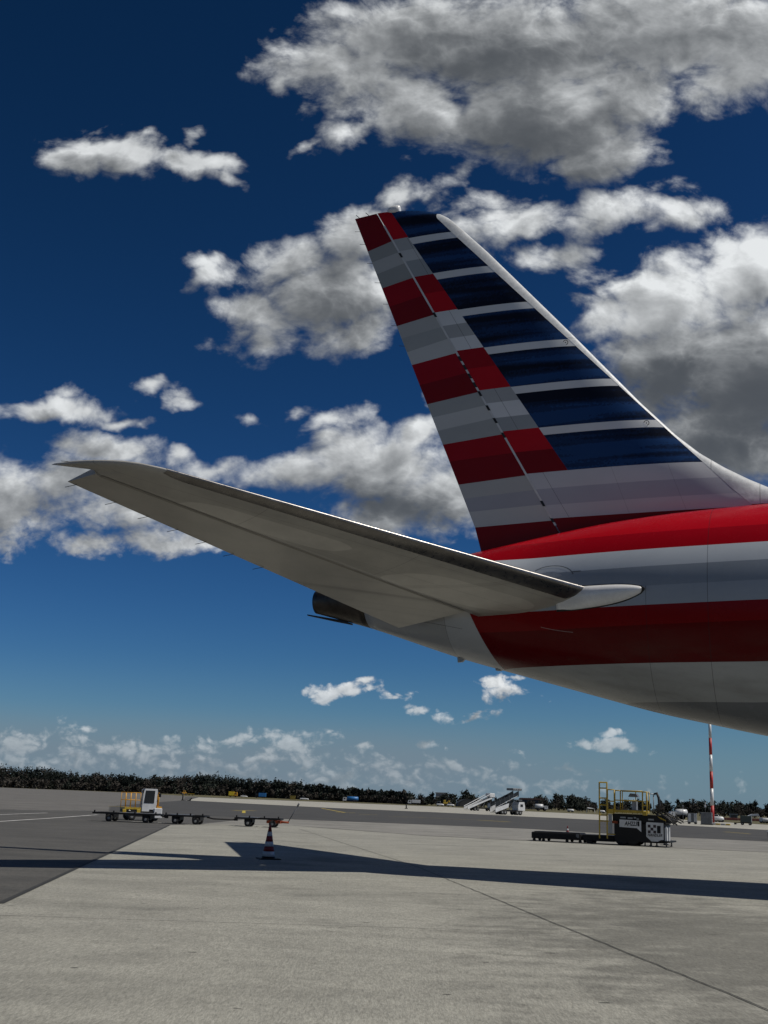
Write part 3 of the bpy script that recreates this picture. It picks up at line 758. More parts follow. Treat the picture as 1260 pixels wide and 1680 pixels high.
# access ring above the starboard root
def hull(x, z, out):
    zc, r_ = fus(x); return Q(x, .98 * r_ * math.sqrt(max(0, 1 - ((z - zc) / r_) ** 2)) + out, z)
b = MB(); L = []
for i in range(15):
    a = R(10 + i * 12); L.append([hull(4.75 + r_ * math.cos(a), 6.42 + .55 * r_ * math.sin(a), .006) for r_ in (.52, .545)])
b.loft(L, 0, False, False, False)
L = [[hull(xx, zz_, .006) for zz_ in (6.52, 6.545)] for xx in (5.25, 5.35, 5.45)]
b.loft(L, 0, False, False, False); b.build('access_panel_rim', paint('rim_grey', (.10, .11, .12), .5), jet)
b = MB(); L = []
for i in range(13):
    a = R(20 + i * 11); L.append([hull(4.7 + r_ * math.cos(a), 6.4 + .5 * r_ * math.sin(a), .004) for r_ in (.001, .34)])
b.loft(L, 0, False, True, False); b.build('access_panel', paint('panel_grey', (.36, .38, .40), .3, 0, .1), jet)

# ---- the rest of the airliner, outside the frame to the right
M_grey = paint('wing_grey', (.40, .40, .39), .35, .1, .2, 1)
for sd in (1, -1):
    def wing_sec(s, le, te, zc, th):
        row = []
        for i in range(13): q = (1 - i / 12) ** 1.7; row.append(Q(le + (te - le) * q, sd * s, zc - th * naca(q)))
        for i in range(1, 13): q = (i / 12) ** 1.7; row.append(Q(le + (te - le) * q, sd * s, zc + th * naca(q)))
        return row
    wg = MB().loft([wing_sec(1.5, 40, 26.5, 3.3, .8), wing_sec(3, 39, 26.5, 3.4, .75), wing_sec(10, 33.5, 26, 4.1, .5), wing_sec(20, 26.5, 22, 5.2, .26), wing_sec(27, 21.5, 18.8, 6.1, .13), wing_sec(30, 17.5, 16.9, 6.6, .03)]).build('wing', M_grey, jet)
    c0 = (0, -sd * 9.9, 2.55)
    en = MB().lathe([(1.05, 40.6), (1.5, 40.9), (1.68, 40.7), (1.78, 39.5), (1.7, 37.5), (1.35, 36), (1.0, 36), (.6, 34.6), (.05, 33.8)], c0, 36, 0, 'x').build('engine', M_grey, jet)
    MB().prism([(40, 4.1), (39.4, 4.35), (33, 4.6), (33, 4.0), (36, 4.0)], -sd * 9.9 - .2, -sd * 9.9 + .2).build('pylon', M_grey, en)
M_tyre = paint('tyre_rubber', (.015, .015, .015), .8, 0, .3)
M_rim = paint('wheel_rim', (.3, .3, .29), .5, .4, .3)
def gear(x, s, ztop, wheels, r_, wd):
    g_ = MB().tube([Q(x, s, r_), Q(x, s, ztop)], .16, 12); 
    for dx_ in sorted({q[0] for q in wheels}): g_.tube([Q(x + dx_, s - .75, r_), Q(x + dx_, s + .75, r_)], .09, 8)
    if len({q[0] for q in wheels}) > 1: g_.tube([Q(x - .8, s, r_), Q(x + .8, s, r_)], .12, 8)
    g_.tube([Q(x, s, r_ + .5), Q(x + 1.4, s, ztop - .2)], .07, 8)
    o = g_.build('landing_gear', M_rim, jet)
    for dx_, ds in wheels:
        prof = [(r_ * .5, -wd / 2), (r_ * .9, -wd / 2), (r_, -wd / 3), (r_, wd / 3), (r_ * .9, wd / 2), (r_ * .5, wd / 2)]
        MB().lathe(prof, Q(x + dx_, s + ds, r_), 24, 0, 'y').build('wheel', M_tyre, o)
for sd in (1, -1): gear(28.7, sd * 4.9, 3.3, [(.75, .55), (.75, -.55), (-.75, .55), (-.75, -.55)], .66, .48)
gear(54.6, 0, 2.8, [(0, .4), (0, -.4)], .5, .34)

# ------------------------------------------------------------------ ground equipment
M_wht = paint('white_vehicle_paint', (.62, .63, .63), .35, 0, .25, 2)
M_blk = paint('black_vehicle_paint', (.009, .009, .0095), .55, 0, .3, 3, .25)
M_gry = paint('grey_steel', (.16, .165, .17), .45, .3, .35)
M_lgr = paint('galvanised_steel', (.33, .34, .35), .45, .4, .35)
M_ylw = paint('yellow_rail_paint', (.48, .33, .03), .45, 0, .35, 4)
M_amb = paint('amber_paint', (.60, .30, .02), .45, 0, .3, 4)
M_org = paint('orange_paint', (.26, .05, .015), .6, 0, .5, 3, .25)
M_rdp = paint('red_paint', (.42, .02, .015), .5, 0, .3)
M_blu = paint('blue_paint', (.02, .16, .42), .45, 0, .3)
M_gls = paint('dark_glass', (.015, .018, .022), .08, 0, .1)
M_cone = paint('cone_red', (.20, .012, .010), .55, 0, .35, 6)
M_band = paint('cone_white', (.50, .51, .53), .5, 0, .3, 6)
M_lamp = paint('lamp_lens', (.7, .68, .6), .15)
def wheel(parent, x, y, r_, wd=.2, seg=20, rim=True):
    prof = [(r_ * .55, -wd / 2), (r_ * .92, -wd / 2), (r_, -wd / 3), (r_, wd / 3), (r_ * .92, wd / 2), (r_ * .55, wd / 2)]
    o = MB().lathe(prof, (x, y, r_), seg, 0, 'y').build('wheel', M_tyre, parent)
    if rim: MB().lathe([(r_ * .3, -wd / 2 - .004), (r_ * .56, -wd / 2 + .01), (r_ * .56, wd / 2 - .01), (r_ * .3, wd / 2 + .004)], (x, y, r_), seg, 0, 'y').build('rim', M_rim, o)
    return o
def text_mesh(parent, name, s, size, loc, mt, shear=0., wd=None):
    cu = bpy.data.curves.new(name, 'FONT'); cu.body = s; cu.size = size; cu.shear = shear; cu.extrude = .003; cu.offset = size * .02
    cu.align_x = 'CENTER'; cu.align_y = 'CENTER'
    o = bpy.data.objects.new(name, cu); COL.objects.link(o)
    bpy.context.view_layer.update()
    me = bpy.data.meshes.new_from_object(o.evaluated_get(bpy.context.evaluated_depsgraph_get()))
    bpy.data.objects.remove(o); bpy.data.curves.remove(cu)
    k = 1.
    if wd:
        xs = [v_.co.x for v_ in me.vertices]; k = wd / (max(xs) - min(xs))
    me.transform(Matrix.Translation(loc) @ Matrix.Rotation(R(90), 4, 'X') @ Matrix.Diagonal((k, 1, 1, 1)))
    me.materials.clear(); me.materials.append(mt)
    o = bpy.data.objects.new(name, me); COL.objects.link(o); o.parent = parent
    return o

# traffic cones
def make_cone(label, loc, rz=0.):
    t_ = thing('traffic_cone', label, 'traffic cone', loc, rz, 'traffic cones on the apron')
    H = .82
    MB().box(-.265, .265, -.265, .265, 0, .035, bev=.012).build('base', M_blk, t_)
    def rr(f): return .168 - .145 * f
    for f0, f1, mt, nm in ((.043, .09, M_blk, 'foot_ring'), (.09, .235, M_band, 'white_band'), (.235, .375, M_cone, 'red_band'), (.375, .515, M_band, 'white_band'), (.515, .67, M_cone, 'red_band'), (.67, .80, M_band, 'white_band'), (.80, 1., M_cone, 'red_tip')):
        e = .0015 if mt is M_band else 0
        prof = [(rr(f0) + e, f0 * H), (rr(f1) + e, f1 * H)]
        if f1 == 1: prof += [(rr(1) - .006, H + .008)]
        MB().lathe(prof, seg=28).build(nm, mt, t_)
    return t_
cone = make_cone('red and white striped traffic cone standing alone in the airliner shadow on the concrete', (-2.5, 29.78, 0), .3)
again(cone, 'small traffic cone half hidden behind the low black bridge of the loader', (9.3, 57.6, 0), .1, .78)
again(cone, 'traffic cone standing behind the right end of the AH223 loader', (13.25, 54.6, 0), .6, .7)

# cargo dollies
def dolly(label, x0, x1, y, wheels, plates, tow, upright=False):
    L = x1 - x0
    t_ = thing('cargo_dolly', label, 'dolly', (x0 + L / 2 + .6, y, 0), R(-2), 'low cargo dollies parked in a row')
    h = L / 2; b = MB()
    for yy in (-.75, .71): b.box(-h, h, yy, yy + .04, .36, .43)
    for xx in (-h, h - .04): b.box(xx, xx + .04, -.71, .71, .36, .43)
    for i in range(int(L / .35)): b.box(-h + .2 + i * .35, -h + .26 + i * .35, -.7, .7, .37, .41)
    b.build('deck_frame', M_blk, t_)
    b = MB()
    for px0, px1 in plates: b.box(px0 - (x0 + h), px1 - (x0 + h), -.69, .69, .432, .452)
    b.build('deck_plate', M_gry, t_)
    for xx in wheels:
        for yy in (-.6, .6): wheel(t_, xx - (x0 + h), yy, .17, .12, 16)
        MB().box(xx - (x0 + h) - .2, xx - (x0 + h) + .2, -.5, .5, .2, .355).build('axle_mount', M_blk, t_)
    for xx in (-h + .1, -h * .35, h * .3, h - .1):
        MB().box(xx - .03, xx + .03, -.74, -.68, .43, .53).build('stop_post', M_blk, t_)
    if upright:
        MB().tube([(h - .25, -.1, .28), (h + .35, -.1, .26)], .05, 8).build('drawbar_socket', M_org, t_)
        MB().box(h - .7, h - .02, -.55, .45, .2, .34).build('steering_bogie', M_org, t_)
        MB().tube([(h + .3, -.1, .25), (h + .78, -.1, 1.12)], .025, 8).tube([(h + .74, -.1, 1.05), (h + .82, -.1, 1.2)], .045, 8).build('raised_drawbar', M_gry, t_)
    elif tow:
        MB().tube([(h, 0, .36), (h + .3, 0, .3), (h + tow, 0, .3)], .035, 8).box(h + tow - .05, h + tow + .12, -.06, .06, .25, .35).build('drawbar', M_blk, t_)
    return t_
dolly('long black dolly with grey deck plates in front of the white cabbed tractor', -14.2, -11.0, 59.6, (-13.4, -11.6), ((-12.9, -11.15),), .25)
dolly('black dolly with a long drawbar, in the middle of the parked dolly row', -10.75, -8.75, 59.8, (-10.2, -9.2), ((-10.6, -9.5),), 1.4)
dolly('short black dolly with an orange front bogie and its drawbar raised upright', -7.3, -5.05, 59.8, (-6.65, -5.45), ((-7.1, -6.2),), 0, True)

# platform tractor behind the dollies
t_ = thing('platform_tractor', 'white cabbed platform tractor with yellow railings behind the long black dolly', 'tractor', (-12.2, 63.8, 0), R(22))
MB().box(-.75, .85, -.75, .75, .2, .48, bev=.03).build('chassis', M_blk, t_)
MB().box(.52, .95, -.80, .7, .14, .66, bev=.03).build('side_skirt', M_wht, t_)
c_ = MB().prism([(-.12, .3), (.62, .3), (.62, .8), (.66, 1.5), (.62, 1.62), (0, 1.62), (-.06, 1.5), (-.1, .85)], -.72, -.66).box(-.1, .62, -.66, -.05, .3, .82).prism([(0, 1.56), (.66, 1.56), (.66, 1.63), (0, 1.63)], -.66, -.02).box(.60, .66, -.66, -.6, .8, 1.58).box(-.06, 0, -.12, -.04, .8, 1.58).box(.58, .64, -.12, -.04, .8, 1.58).build('cab', M_wht, t_)
MB().prism([(-.03, .9), (.5, .9), (.52, 1.54), (.03, 1.54)], -.735, -.722).build('windscreen', M_gls, c_)
MB().box(.661, .668, -.58, -.14, .86, 1.52).build('side_window', M_gls, c_)
MB().box(.28, .48, -.728, -.721, .40, .58).build('grille', M_blk, c_)
MB().box(.70, .84, -.78, -.72, 1.22, 1.42, bev=.02).tube([(.66, -.7, 1.4), (.74, -.74, 1.4)], .012, 6).build('mirror', M_blk, c_)
MB().box(-1.0, -.15, -.7, .7, .56, .66).build('loading_platform', M_ylw, t_)
MB().box(-1.0, -.2, -.68, .6, .40, .56).build('platform_base', M_blk, t_)
for xx in (-1.02, -.28):
    MB().box(xx - .1, xx + .1, -.76, -.7, .34, .56, bev=.02).build('corner_bumper', M_ylw, t_)
def railing(parent, pts, z0, z1, mt, r_=.018, posts=4, mids=(.5,)):
    b = MB()
    for (p, q) in zip(pts[:-1], pts[1:]):
        for zz_ in [z1] + [z0 + (z1 - z0) * m_ for m_ in mids]: b.tube([(p[0], p[1], zz_), (q[0], q[1], zz_)], r_, 6)
        for i in range(posts + 1):
            f = i / posts; xx, yy = p[0] + (q[0] - p[0]) * f, p[1] + (q[1] - p[1]) * f
            b.tube([(xx, yy, z0), (xx, yy, z1)], r_, 6)
    return b.build('railing', mt, parent)
railing(t_, [(-.98, -.62), (-.2, -.62)], .66, 1.4, M_amb, .018, 3)
railing(t_, [(-.98, .62), (-.2, .62)], .66, 1.4, M_amb, .018, 3)
railing(t_, [(.78, -.5), (.92, .5)], .7, 1.42, M_amb, .03, 2)
MB().box(.72, .96, -.6, .6, .62, .74).build('step_plate', M_amb, t_)
for xx in (-.6, .6):
    for yy in (-.66, .66): wheel(t_, xx, yy, .2, .16)
MB().lathe([(.05, 0), (.06, .03), (0.01, .06)], (-.75, -.72, .47), 12).build('headlight', M_lamp, t_)

# cargo loader AH223
t_ = thing('cargo_loader', 'black and white cargo loader marked AH223 with a tall yellow ladder and railings', 'cargo loader', (11.75, 52.4, 0), R(-22))
def X(px): return (px - 1045) / 38.
def Z(py): return (1389.5 - py) / 37.
Y0 = -.95
ch = MB().box(X(1003), X(1084), -.85, .85, .16, .95, bev=.03).box(X(1000), X(1086), -.8, .8, .95, Z(1341), bev=.02).build('chassis', M_blk, t_)
p = MB().prism([(X(1012), Z(1361)), (X(1040), Z(1362)), (X(1047), Z(1367.5)), (X(1047), Z(1350.5)), (X(1012), Z(1349.5))], -.885, -.855).build('number_panel', M_wht, t_)
text_mesh(p, 'fleet_number', 'AH223', .25, (X(1030.5), -.888, Z(1355.7)), M_blk, .2, .55)
MB().box(X(1041.2), X(1044.2), -.89, -.886, Z(1359), Z(1351.5)).build('panel_slot', M_blk, p)
p = MB().prism([(X(1055), Z(1374)), (X(1063), Z(1381)), (X(1073), Z(1381)), (X(1078), Z(1378.5)), (X(1082.5), Z(1378)), (X(1082.5), Z(1352.5)), (X(1056), Z(1352)), (X(1055), Z(1354))], -.885, -.855).build('engine_panel', M_wht, t_)
b = MB()
for i in range(3):
    for j in range(3):
        if (i + j) % 2 == 0: b.box(X(1057.6 + i * 4.4), X(1062 + i * 4.4), -.889, -.886, Z(1368.8 - (2 - j) * 4.3 + 0), Z(1364.5 - (2 - j) * 4.3))
b.build('chequer_emblem', paint('emblem_dark', (.03, .015, .02), .5), p)
MB().box(X(1072.3), X(1078), -.889, -.886, Z(1368.5), Z(1357)).build('panel_window', M_blk, p)
text_mesh(p, 'lettering', 'HANDLER', .16, (X(1068.5), -.888, Z(1371.7)), M_blk, .35, .62)
for a0, a1, yy in ((1013, 1022, 1346.5), (1025, 1033, 1347), (1035, 1038.5, 1346.2), (1039.5, 1043, 1348), (1058, 1067, 1348)):
    MB().box(X(a0), X(a1), -.835, -.802, Z(yy + 1.2), Z(yy - 1.2)).build('notice_plate', M_lgr, t_)
b = MB().box(X(1005), X(1050), -.9, .9, Z(1339), Z(1335)); b.build('platform_edge', M_ylw, t_)
MB().box(X(1006), X(1049), -.86, .86, Z(1335.5), Z(1334)).build('platform_floor', M_gry, t_)
lad = MB()
for px in (979.5, 992): lad.bar((X(px), -.9, Z(1380)), (X(px), -.9, Z(1292.5)), .045)
for py in (1293, 1302, 1317.5, 1328, 1344, 1353): lad.bar((X(979.5), -.9, Z(py)), (X(992), -.9, Z(py)), .04)
lad.bar((X(992), -.9, Z(1353)), (X(1006), -.82, Z(1353)), .04).bar((X(992), -.9, Z(1373)), (X(1006), -.82, Z(1373)), .04)
lad.build('ladder', M_ylw, t_)
railing(t_, [(X(1005), -.88), (X(1014), -.88), (X(1050), -.88)], Z(1335), Z(1305), M_ylw, .026, 1)
railing(t_, [(X(1005), .88), (X(1050), .88)], Z(1335), Z(1305), M_ylw, .022, 2)
railing(t_, [(X(993), -.9), (X(1004), -.9)], Z(1340), Z(1304), M_ylw, .026, 1)
railing(t_, [(X(1050), -.9), (X(1057), -.9)], Z(1340), Z(1306), M_ylw, .03, 1, (.4,))
railing(t_, [(X(1055), -.7), (X(1066.5), -.7)], Z(1336), Z(1308.5), M_lgr, .022, 1, ())
MB().tube([(X(1068), -.75, Z(1309)), (X(1072), -.75, Z(1307)), (X(1075), -.75, Z(1314)), (X(1076), -.75, Z(1325)), (X(1073), -.7, Z(1338))], .055, 8).build('cable_hose', M_black, t_)
MB().box(X(993.5), X(1003), -.95, -.8, Z(1341), Z(1334), bev=.01).build('gate_box', M_ylw, t_)
MB().box(X(1050), X(1057), -.97, -.85, Z(1342), Z(1336), bev=.01).build('gate_box', M_ylw, t_)
MB().box(X(994), X(1000), -.9, -.87, Z(1372), Z(1342)).build('end_panel', M_lgr, t_)
MB().box(X(1000), X(1009), -.9, -.8, Z(1356), Z(1352.3)).build('reflector_bar', M_org, t_)
cb = MB().box(X(1029), X(1037), -.4, -.1, Z(1335), Z(1321), bev=.01).build('control_box', M_lgr, t_)
MB().prism([(X(1024), Z(1314)), (X(1040), Z(1314)), (X(1037), Z(1309)), (X(1027), Z(1308.5))], -.5, 0.).build('control_hood', M_gry, cb)
random.seed(3)
b = MB()
for k in range(9):
    x0 = X(1068 + k * 2.); pts = [(x0, -.7 + .1 * k, Z(1338 + random.uniform(-3, 4)))]
    for q in range(4): pts.append((pts[-1][0] + random.uniform(.05, .26), pts[-1][1] + random.uniform(-.08, .08), Z(1342 + q * 3.2 + random.uniform(-5, 4))))
    b.tube(pts, .035, 6)
b.build('hydraulic_hoses', M_black, t_)
b = MB()
for k in range(3): b.tube([(X(1072 + 3 * k), -.78, Z(1342 + k)), (X(1080 + 3 * k), -.8, Z(1347 + k))], .02, 6)
b.build('hose_clamps', M_ylw, t_)
MB().box(X(1070), X(1094), -.7, .7, Z(1352), Z(1345), bev=.03).build('lift_beam', M_blk, t_)
for px in (1085.5, 1090.5): MB().box(X(px) - .035, X(px) + .035, -.86, -.72, Z(1380), Z(1359), bev=.01).build('end_post', M_wht, t_)
for y0_, y1_ in ((-.82, -.42), (-.2, .2)): MB().box(X(1086) + .002, X(1086) + .03, y0_, y1_, Z(1380), Z(1358), bev=.008).build('rear_panel', M_wht, t_)
MB().box(X(1083), X(1093), -.9, .9, Z(1382), Z(1379.5)).build('end_bumper', M_blk, t_)
for px in (1052, 1062, 1086):
    for yy in (-.75, .75): MB().tube([(X(px), yy, .02), (X(px), yy, .3)], .03, 8).lathe([(.07, 0), (.07, .025)], (X(px), yy, 0), 12).build('stabiliser_leg', M_gry, t_)
for px in (1032, 1015):
    for yy in (-.72, .72): wheel(t_, X(px), yy, .3, .25)
b = MB().box(X(862), X(946), -.6, .6, .12, .40, bev=.03).box(X(948), X(1001), -.55, .55, .12, .38, bev=.02).box(X(870), X(940), -.62, .62, .22, .25).box(X(866), X(944), -.5, .5, .40, .425)
b.build('loading_bridge', M_blk, t_)
for px in (866, 882, 922, 944, 957, 961):
    for yy in (-.5, .5): wheel(t_, X(px), yy, .07, .06, 12, False)
MB().box(X(938), X(943), -.612, -.6, .22, .38).build('end_plate', M_gry, t_)

# lighting mast
t_ = thing('light_mast', 'tall red and white striped lighting mast rising behind the airliner', 'mast', (43.7, 155.1, 0))
H = 26.; zz_ = .25; k = 0
def mr_(z): return .24 - .12 * z / H
while zz_ < H:
    z1 = min(H, zz_ + 2.14)
    MB().lathe([(mr_(zz_), zz_), (mr_(z1), z1)], seg=20).build('red_band' if k % 2 == 0 else 'white_band', M_rdp if k % 2 == 0 else M_wht, t_); zz_ = z1; k += 1
MB().box(-.5, .5, -.5, .5, 0, .25, bev=.04).build('footing', M_lgr, t_)
rg = MB().lathe([(.7, 25.6), (.75, 25.6), (.75, 25.75), (.7, 25.75)], seg=24).bar((-.75, 0, 25.7), (.75, 0, 25.7), .08).bar((0, -.75, 25.7), (0, .75, 25.7), .08).build('head_frame', M_gry, t_)
for i in range(6):
    a = i * math.pi / 3; MB().box(-.25, .25, -.12, .12, -.2, .2, bev=.03).build('floodlight', M_gry, t_).location = (.9 * math.cos(a), .9 * math.sin(a), 25.5)
kb = thing('yellow_kerb', 'low yellow and grey kerb guarding the foot of the striped mast', 'kerb', (43.7, 153.2, 0), R(-25))
for i in range(5): MB().box(-1.4 + i * .62, -.84 + i * .62, -.15, .15, 0, .2, bev=.03).build('kerb_block', M_ylw if i % 2 == 0 else M_lgr, kb)

# cabinets beside the mast
t_ = thing('power_cabinet', 'large grey power cabinet immediately left of the striped mast', 'cabinet', (41.6, 150, 0), R(-20))
MB().box(-.75, .6, -.5, .5, .08, 1.5, bev=.03).build('body', M_gry, t_)
for i in range(3): MB().box(-.68 + i * .42, -.3 + i * .42, -.515, -.5, .2, 1.4).build('door', M_gry, t_)
for i in range(4): MB().box(.601, .63, -.42, -.2, .25 + i * .32, .42 + i * .32).build('vent', M_wht, t_)
MB().box(-.8, .65, -.55, .55, 0, .08).build('plinth', M_blk, t_)
MB().tube([(-.2, 0, 1.5), (-.2, 0, 2.75)], .035, 8).build('aerial', M_gry, t_)
MB().box(-.3, -.1, -.1, .1, 2.1, 2.4, bev=.02).build('sensor_box', M_wht, t_)
MB().tube([(.4, 0, 1.5), (.4, 0, 2.1)], .025, 8).build('aerial', M_gry, t_)
t_ = thing('ground_power_unit', 'white panelled ground power unit left of the large grey cabinet', 'power unit', (40.4, 152.5, 0), R(-20))
MB().box(-.55, .55, -.5, .5, .2, 1.35, bev=.03).build('body', M_gry, t_)
for a0, a1 in ((-.45, -.1), (.25, .5)): MB().box(a0, a1, -.52, -.5, .3, 1.28).build('side_panel', M_wht, t_)
for xx in (-.4, .4):
    for yy in (-.4, .4): wheel(t_, xx, yy, .15, .1, 12)
MB().tube([(-.55, 0, .3), (-1.3, 0, .15)], .04, 6).build('drawbar', M_blk, t_)
t_ = thing('lamp_post', 'thin grey post left of the white panelled power unit', 'post', (40.4, 157, 0))
MB().tube([(0, 0, 0), (0, 0, 2.1)], [.04, .03], 8).build('pole', M_gry, t_); MB().box(-.1, .1, -.1, .1, 2.1, 2.3, bev=.02).build('head', M_gry, t_)

# enclosed trailer and small things at the right
t_ = thing('box_trailer', 'dark green box trailer with a grey tailgate right of the striped mast', 'trailer', (51.3, 165.5, 0), R(-20))
MB().box(-.8, .65, -.6, .6, .38, 1.25, bev=.03).build('box_body', paint('dark_green_paint', (.03, .045, .04), .5), t_)
MB().box(.651, .68, -.55, .55, .42, 1.2).build('tailgate', M_lgr, t_)
MB().box(-.85, .7, -.5, .5, .28, .38).build('chassis', M_blk, t_)
for xx in (-.55, .45):
    for yy in (-.5, .5): wheel(t_, xx, yy, .2, .12, 14)
MB().tube([(-.85, 0, .32), (-1.5, 0, .2)], .05, 6).box(-1.65, -1.35, -.2, .2, .05, .3, bev=.03).build('drawbar', M_blk, t_)
t_ = thing('equipment_cart', 'small dark cart with a white top cut off by the right edge of the photo', 'cart', (24.75, 74.5, 0), R(-15))
MB().box(-.35, .5, -.35, .35, .12, .45, bev=.03).build('body', M_blk, t_); MB().box(-.38, .53, -.38, .38, .45, .53, bev=.02).build('lid', M_wht, t_)
for xx in (-.25, .4):
    for yy in (-.3, .3): wheel(t_, xx, yy, .09, .06, 12, False)

# boarding stairs
def stairs(label, loc, rz, L, Hh, dark):
    t_ = thing('boarding_stairs', label, 'boarding stairs', loc, rz, 'truck mounted boarding stairs')
    sl = Hh / L
    for yy in (-.75, .69):
        if dark:
            MB().prism([(0, .3), (L * .55, .3 + sl * L * .36), (L * .58, .95 + sl * L * .36), (0, .95)], yy, yy + .06).build('side_panel', M_wht, t_)
            MB().prism([(0, 1.0), (L * .75, 1.0 + sl * L * .75), (L, .6 + Hh), (L, 1.5 + Hh), (L * .8, 1.6 + sl * L * .75), (0, 1.75)], yy + .01, yy + .05).build('glazed_side', M_gls, t_)
            b = MB()
            for f in (0, .2, .4, .6, .78, 1): b.bar((L * f, yy - .01, 1 + sl * L * f * .9), (L * f - .05, yy - .01, 1.8 + sl * L * f * .88), .05)
            b.bar((0, yy - .01, 1.), (L * .95, yy - .01, 1 + sl * L * .86), .06).build('side_frame', M_lgr, t_)
        else:
            MB().prism([(0, .25), (L * .9, .2 + sl * L * .8), (L, Hh * .93), (L, Hh + .15), (0, .75)], yy, yy + .06).build('side_panel', M_wht, t_)
            b = MB().bar((0, yy + .03, .9), (L * .95, yy + .03, 1.1 + Hh * .9), .12)
            for f in (0, .2, .4, .6, .8): b.bar((L * f, yy + .03, .5 + sl * L * f), (L * f, yy + .03, .95 + sl * L * f), .05)
            b.build('handrail', M_wht, t_)
    b = MB(); n = 16
    for i in range(n): b.box(L * i / n, L * (i + 1) / n + .02, -.68, .68, .28 + Hh * i / n - .05, .28 + Hh * i / n)
    b.build('steps', M_gry, t_)
    if dark:
        MB().box(L * .72, L * 1.12, -.85, .85, Hh + 1.5, Hh + 1.85, bev=.05).build('roof_bar', M_gry, t_)
        for f in (.8, .9, 1.02): MB().box(L * f, L * f + .12, -.87, -.851, Hh + 1.56, Hh + 1.8).build('roof_lamp', M_lgr, t_)
    else:
        MB().box(L * .9, L * 1.12, -.8, .8, Hh + .15, Hh + 1.0, bev=.08).build('landing_shield', M_wht, t_)
    MB().box(L * .98, L * 1.15, -.75, .75, Hh, Hh + .14).build('landing', M_gry, t_)
    MB().box(L * .2, L * 1.2, -.6, .6, .5, .75).build('chassis', M_blk, t_)
    for f in (.45, .62): MB().bar((L * f, -.5, .7), (L * f + L * .15, -.5, .3 + sl * L * (f + .05)), .12).bar((L * f, .5, .7), (L * f + L * .15, .5, .3 + sl * L * (f + .05)), .12).build('lift_strut', M_gry, t_)
    cx = L * 1.02
    c_ = MB().prism([(cx - .2, .7), (cx + 1.1, .7), (cx + 1.1, 1.35), (cx + .95, 2.0 if dark else 1.75), (cx, 2.0 if dark else 1.75), (cx - .2, 1.5)], -.8, .8).build('cab', M_wht, t_)
    MB().box(cx + .2, cx + .7, -.815, -.8, 1.25, 1.65).build('side_window', M_gls, c_)
    for xx in (L * .3, L * .42, L * .95, L * 1.08):
        for yy in (-.65, .65): wheel(t_, xx, yy, .36, .25, 16)
    return t_
stairs('white boarding stairs truck with a plain white flank, left one of the pair', (19.9, 258, 0), R(30), 6.3, 2.8, False)
stairs('boarding stairs truck with dark glazed sides and a white base, right one of the pair', (18.5, 186, 0), R(30), 4.4, 2.2, True)

# far vehicles
def truck(name, label, cat, loc, rz, L, h, col_body, col_cab, tank=False, cabw=1.9, left=True, w_=2.4, group=None):
    t_ = thing(name, label, cat, loc, rz, group)
    MB().box(-L / 2, L / 2, -w_ / 2 + .2, w_ / 2 - .2, .45, .75).build('chassis', M_blk, t_)
    sg = -1 if left else 1
    a, b_ = sorted((sg * L / 2, sg * (L / 2 - cabw)))
    c_ = MB().prism([(a, .6), (b_, .6), (b_, h * .82) if not left else (b_, h * .9), (b_ - .3, h * .95) if not left else (b_, h * .95), (a, h * .95) if not left else (a + .3, h * .95), (a, h * .55)], -w_ / 2, w_ / 2).build('cab', col_cab, t_)
    MB().box(a + .5, b_ - .5, -w_ / 2 - .02, -w_ / 2, h * .55, h * .82).build('side_window', M_gls, c_)
    q0, q1 = sorted((-sg * L / 2, sg * (L / 2 - cabw - .25)))
    if tank: MB().lathe([(.3, q0), (h * .40, q0 + .15), (h * .42, (q0 + q1) / 2), (h * .40, q1 - .15), (.3, q1)], (0, 0, .78 + h * .36), 20, 0, 'x').build('tank', col_body, t_)
    else: MB().box(q0, q1, -w_ / 2, w_ / 2, .78, h, bev=.05).build('cargo_body', col_body, t_)
    for xx in (-L / 2 + 1., L / 2 - 1., L / 2 - 2.1 if L > 6 else L / 2 - 1.):
        for yy in (-w_ / 2 + .2, w_ / 2 - .2): wheel(t_, xx, yy, .48, .3, 14, False)
    return t_
def car(label, loc, rz, mt, L=4.2, h=1.45, name='parked_car', cat='car', group=None):
    t_ = thing(name, label, cat, loc, rz, group)
    MB().loft([[(x_ * L / 2, y_, z_) for y_, z_ in ((-.85 * k, .3), (.85 * k, .3), (.88 * k, zt * .6), (.8 * k, zt), (-.8 * k, zt), (-.88 * k, zt * .6))] for x_, k, zt in ((-1, .85, .8), (-.85, 1, .95), (.55, 1, .92), (.9, .97, .8), (1, .85, .6))]).build('body', mt, t_)
    c_ = MB().loft([[(x_ * L / 2, y_, z_) for y_, z_ in ((-.8 * k, .85), (.8 * k, .85), (.62 * k, zt), (-.62 * k, zt))] for x_, k, zt in ((-.85, .95, .95), (-.6, 1, h), (.05, 1, h), (.45, .98, .92))]).build('cabin', M_gls, t_)
    MB().box(-.6 * L / 2, .05 * L / 2, -.6, .6, h, h + .03).build('roof', mt, c_)
    for xx in (-L * .3, L * .3):
        for yy in (-.75, .75): wheel(t_, xx, yy, .32, .2, 14, False)
    return t_
def at(px, d):                       # where a thing d metres off must stand to be seen at that column
    return (((px - 630) / 1920 * .971 + .0091) * d + .056, d, 0)
truck('yellow_truck', 'bright yellow box truck parked before the dark forest', 'truck', at(382, 700), 0, 5.0, 3.0, paint('bright_yellow', (.7, .5, .02), .5), M_amb, False, 1.6, False)
t_ = thing('wheel_loader', 'small amber wheel loader at the forest edge, left of everything parked there', 'loader', at(302, 690), .2)
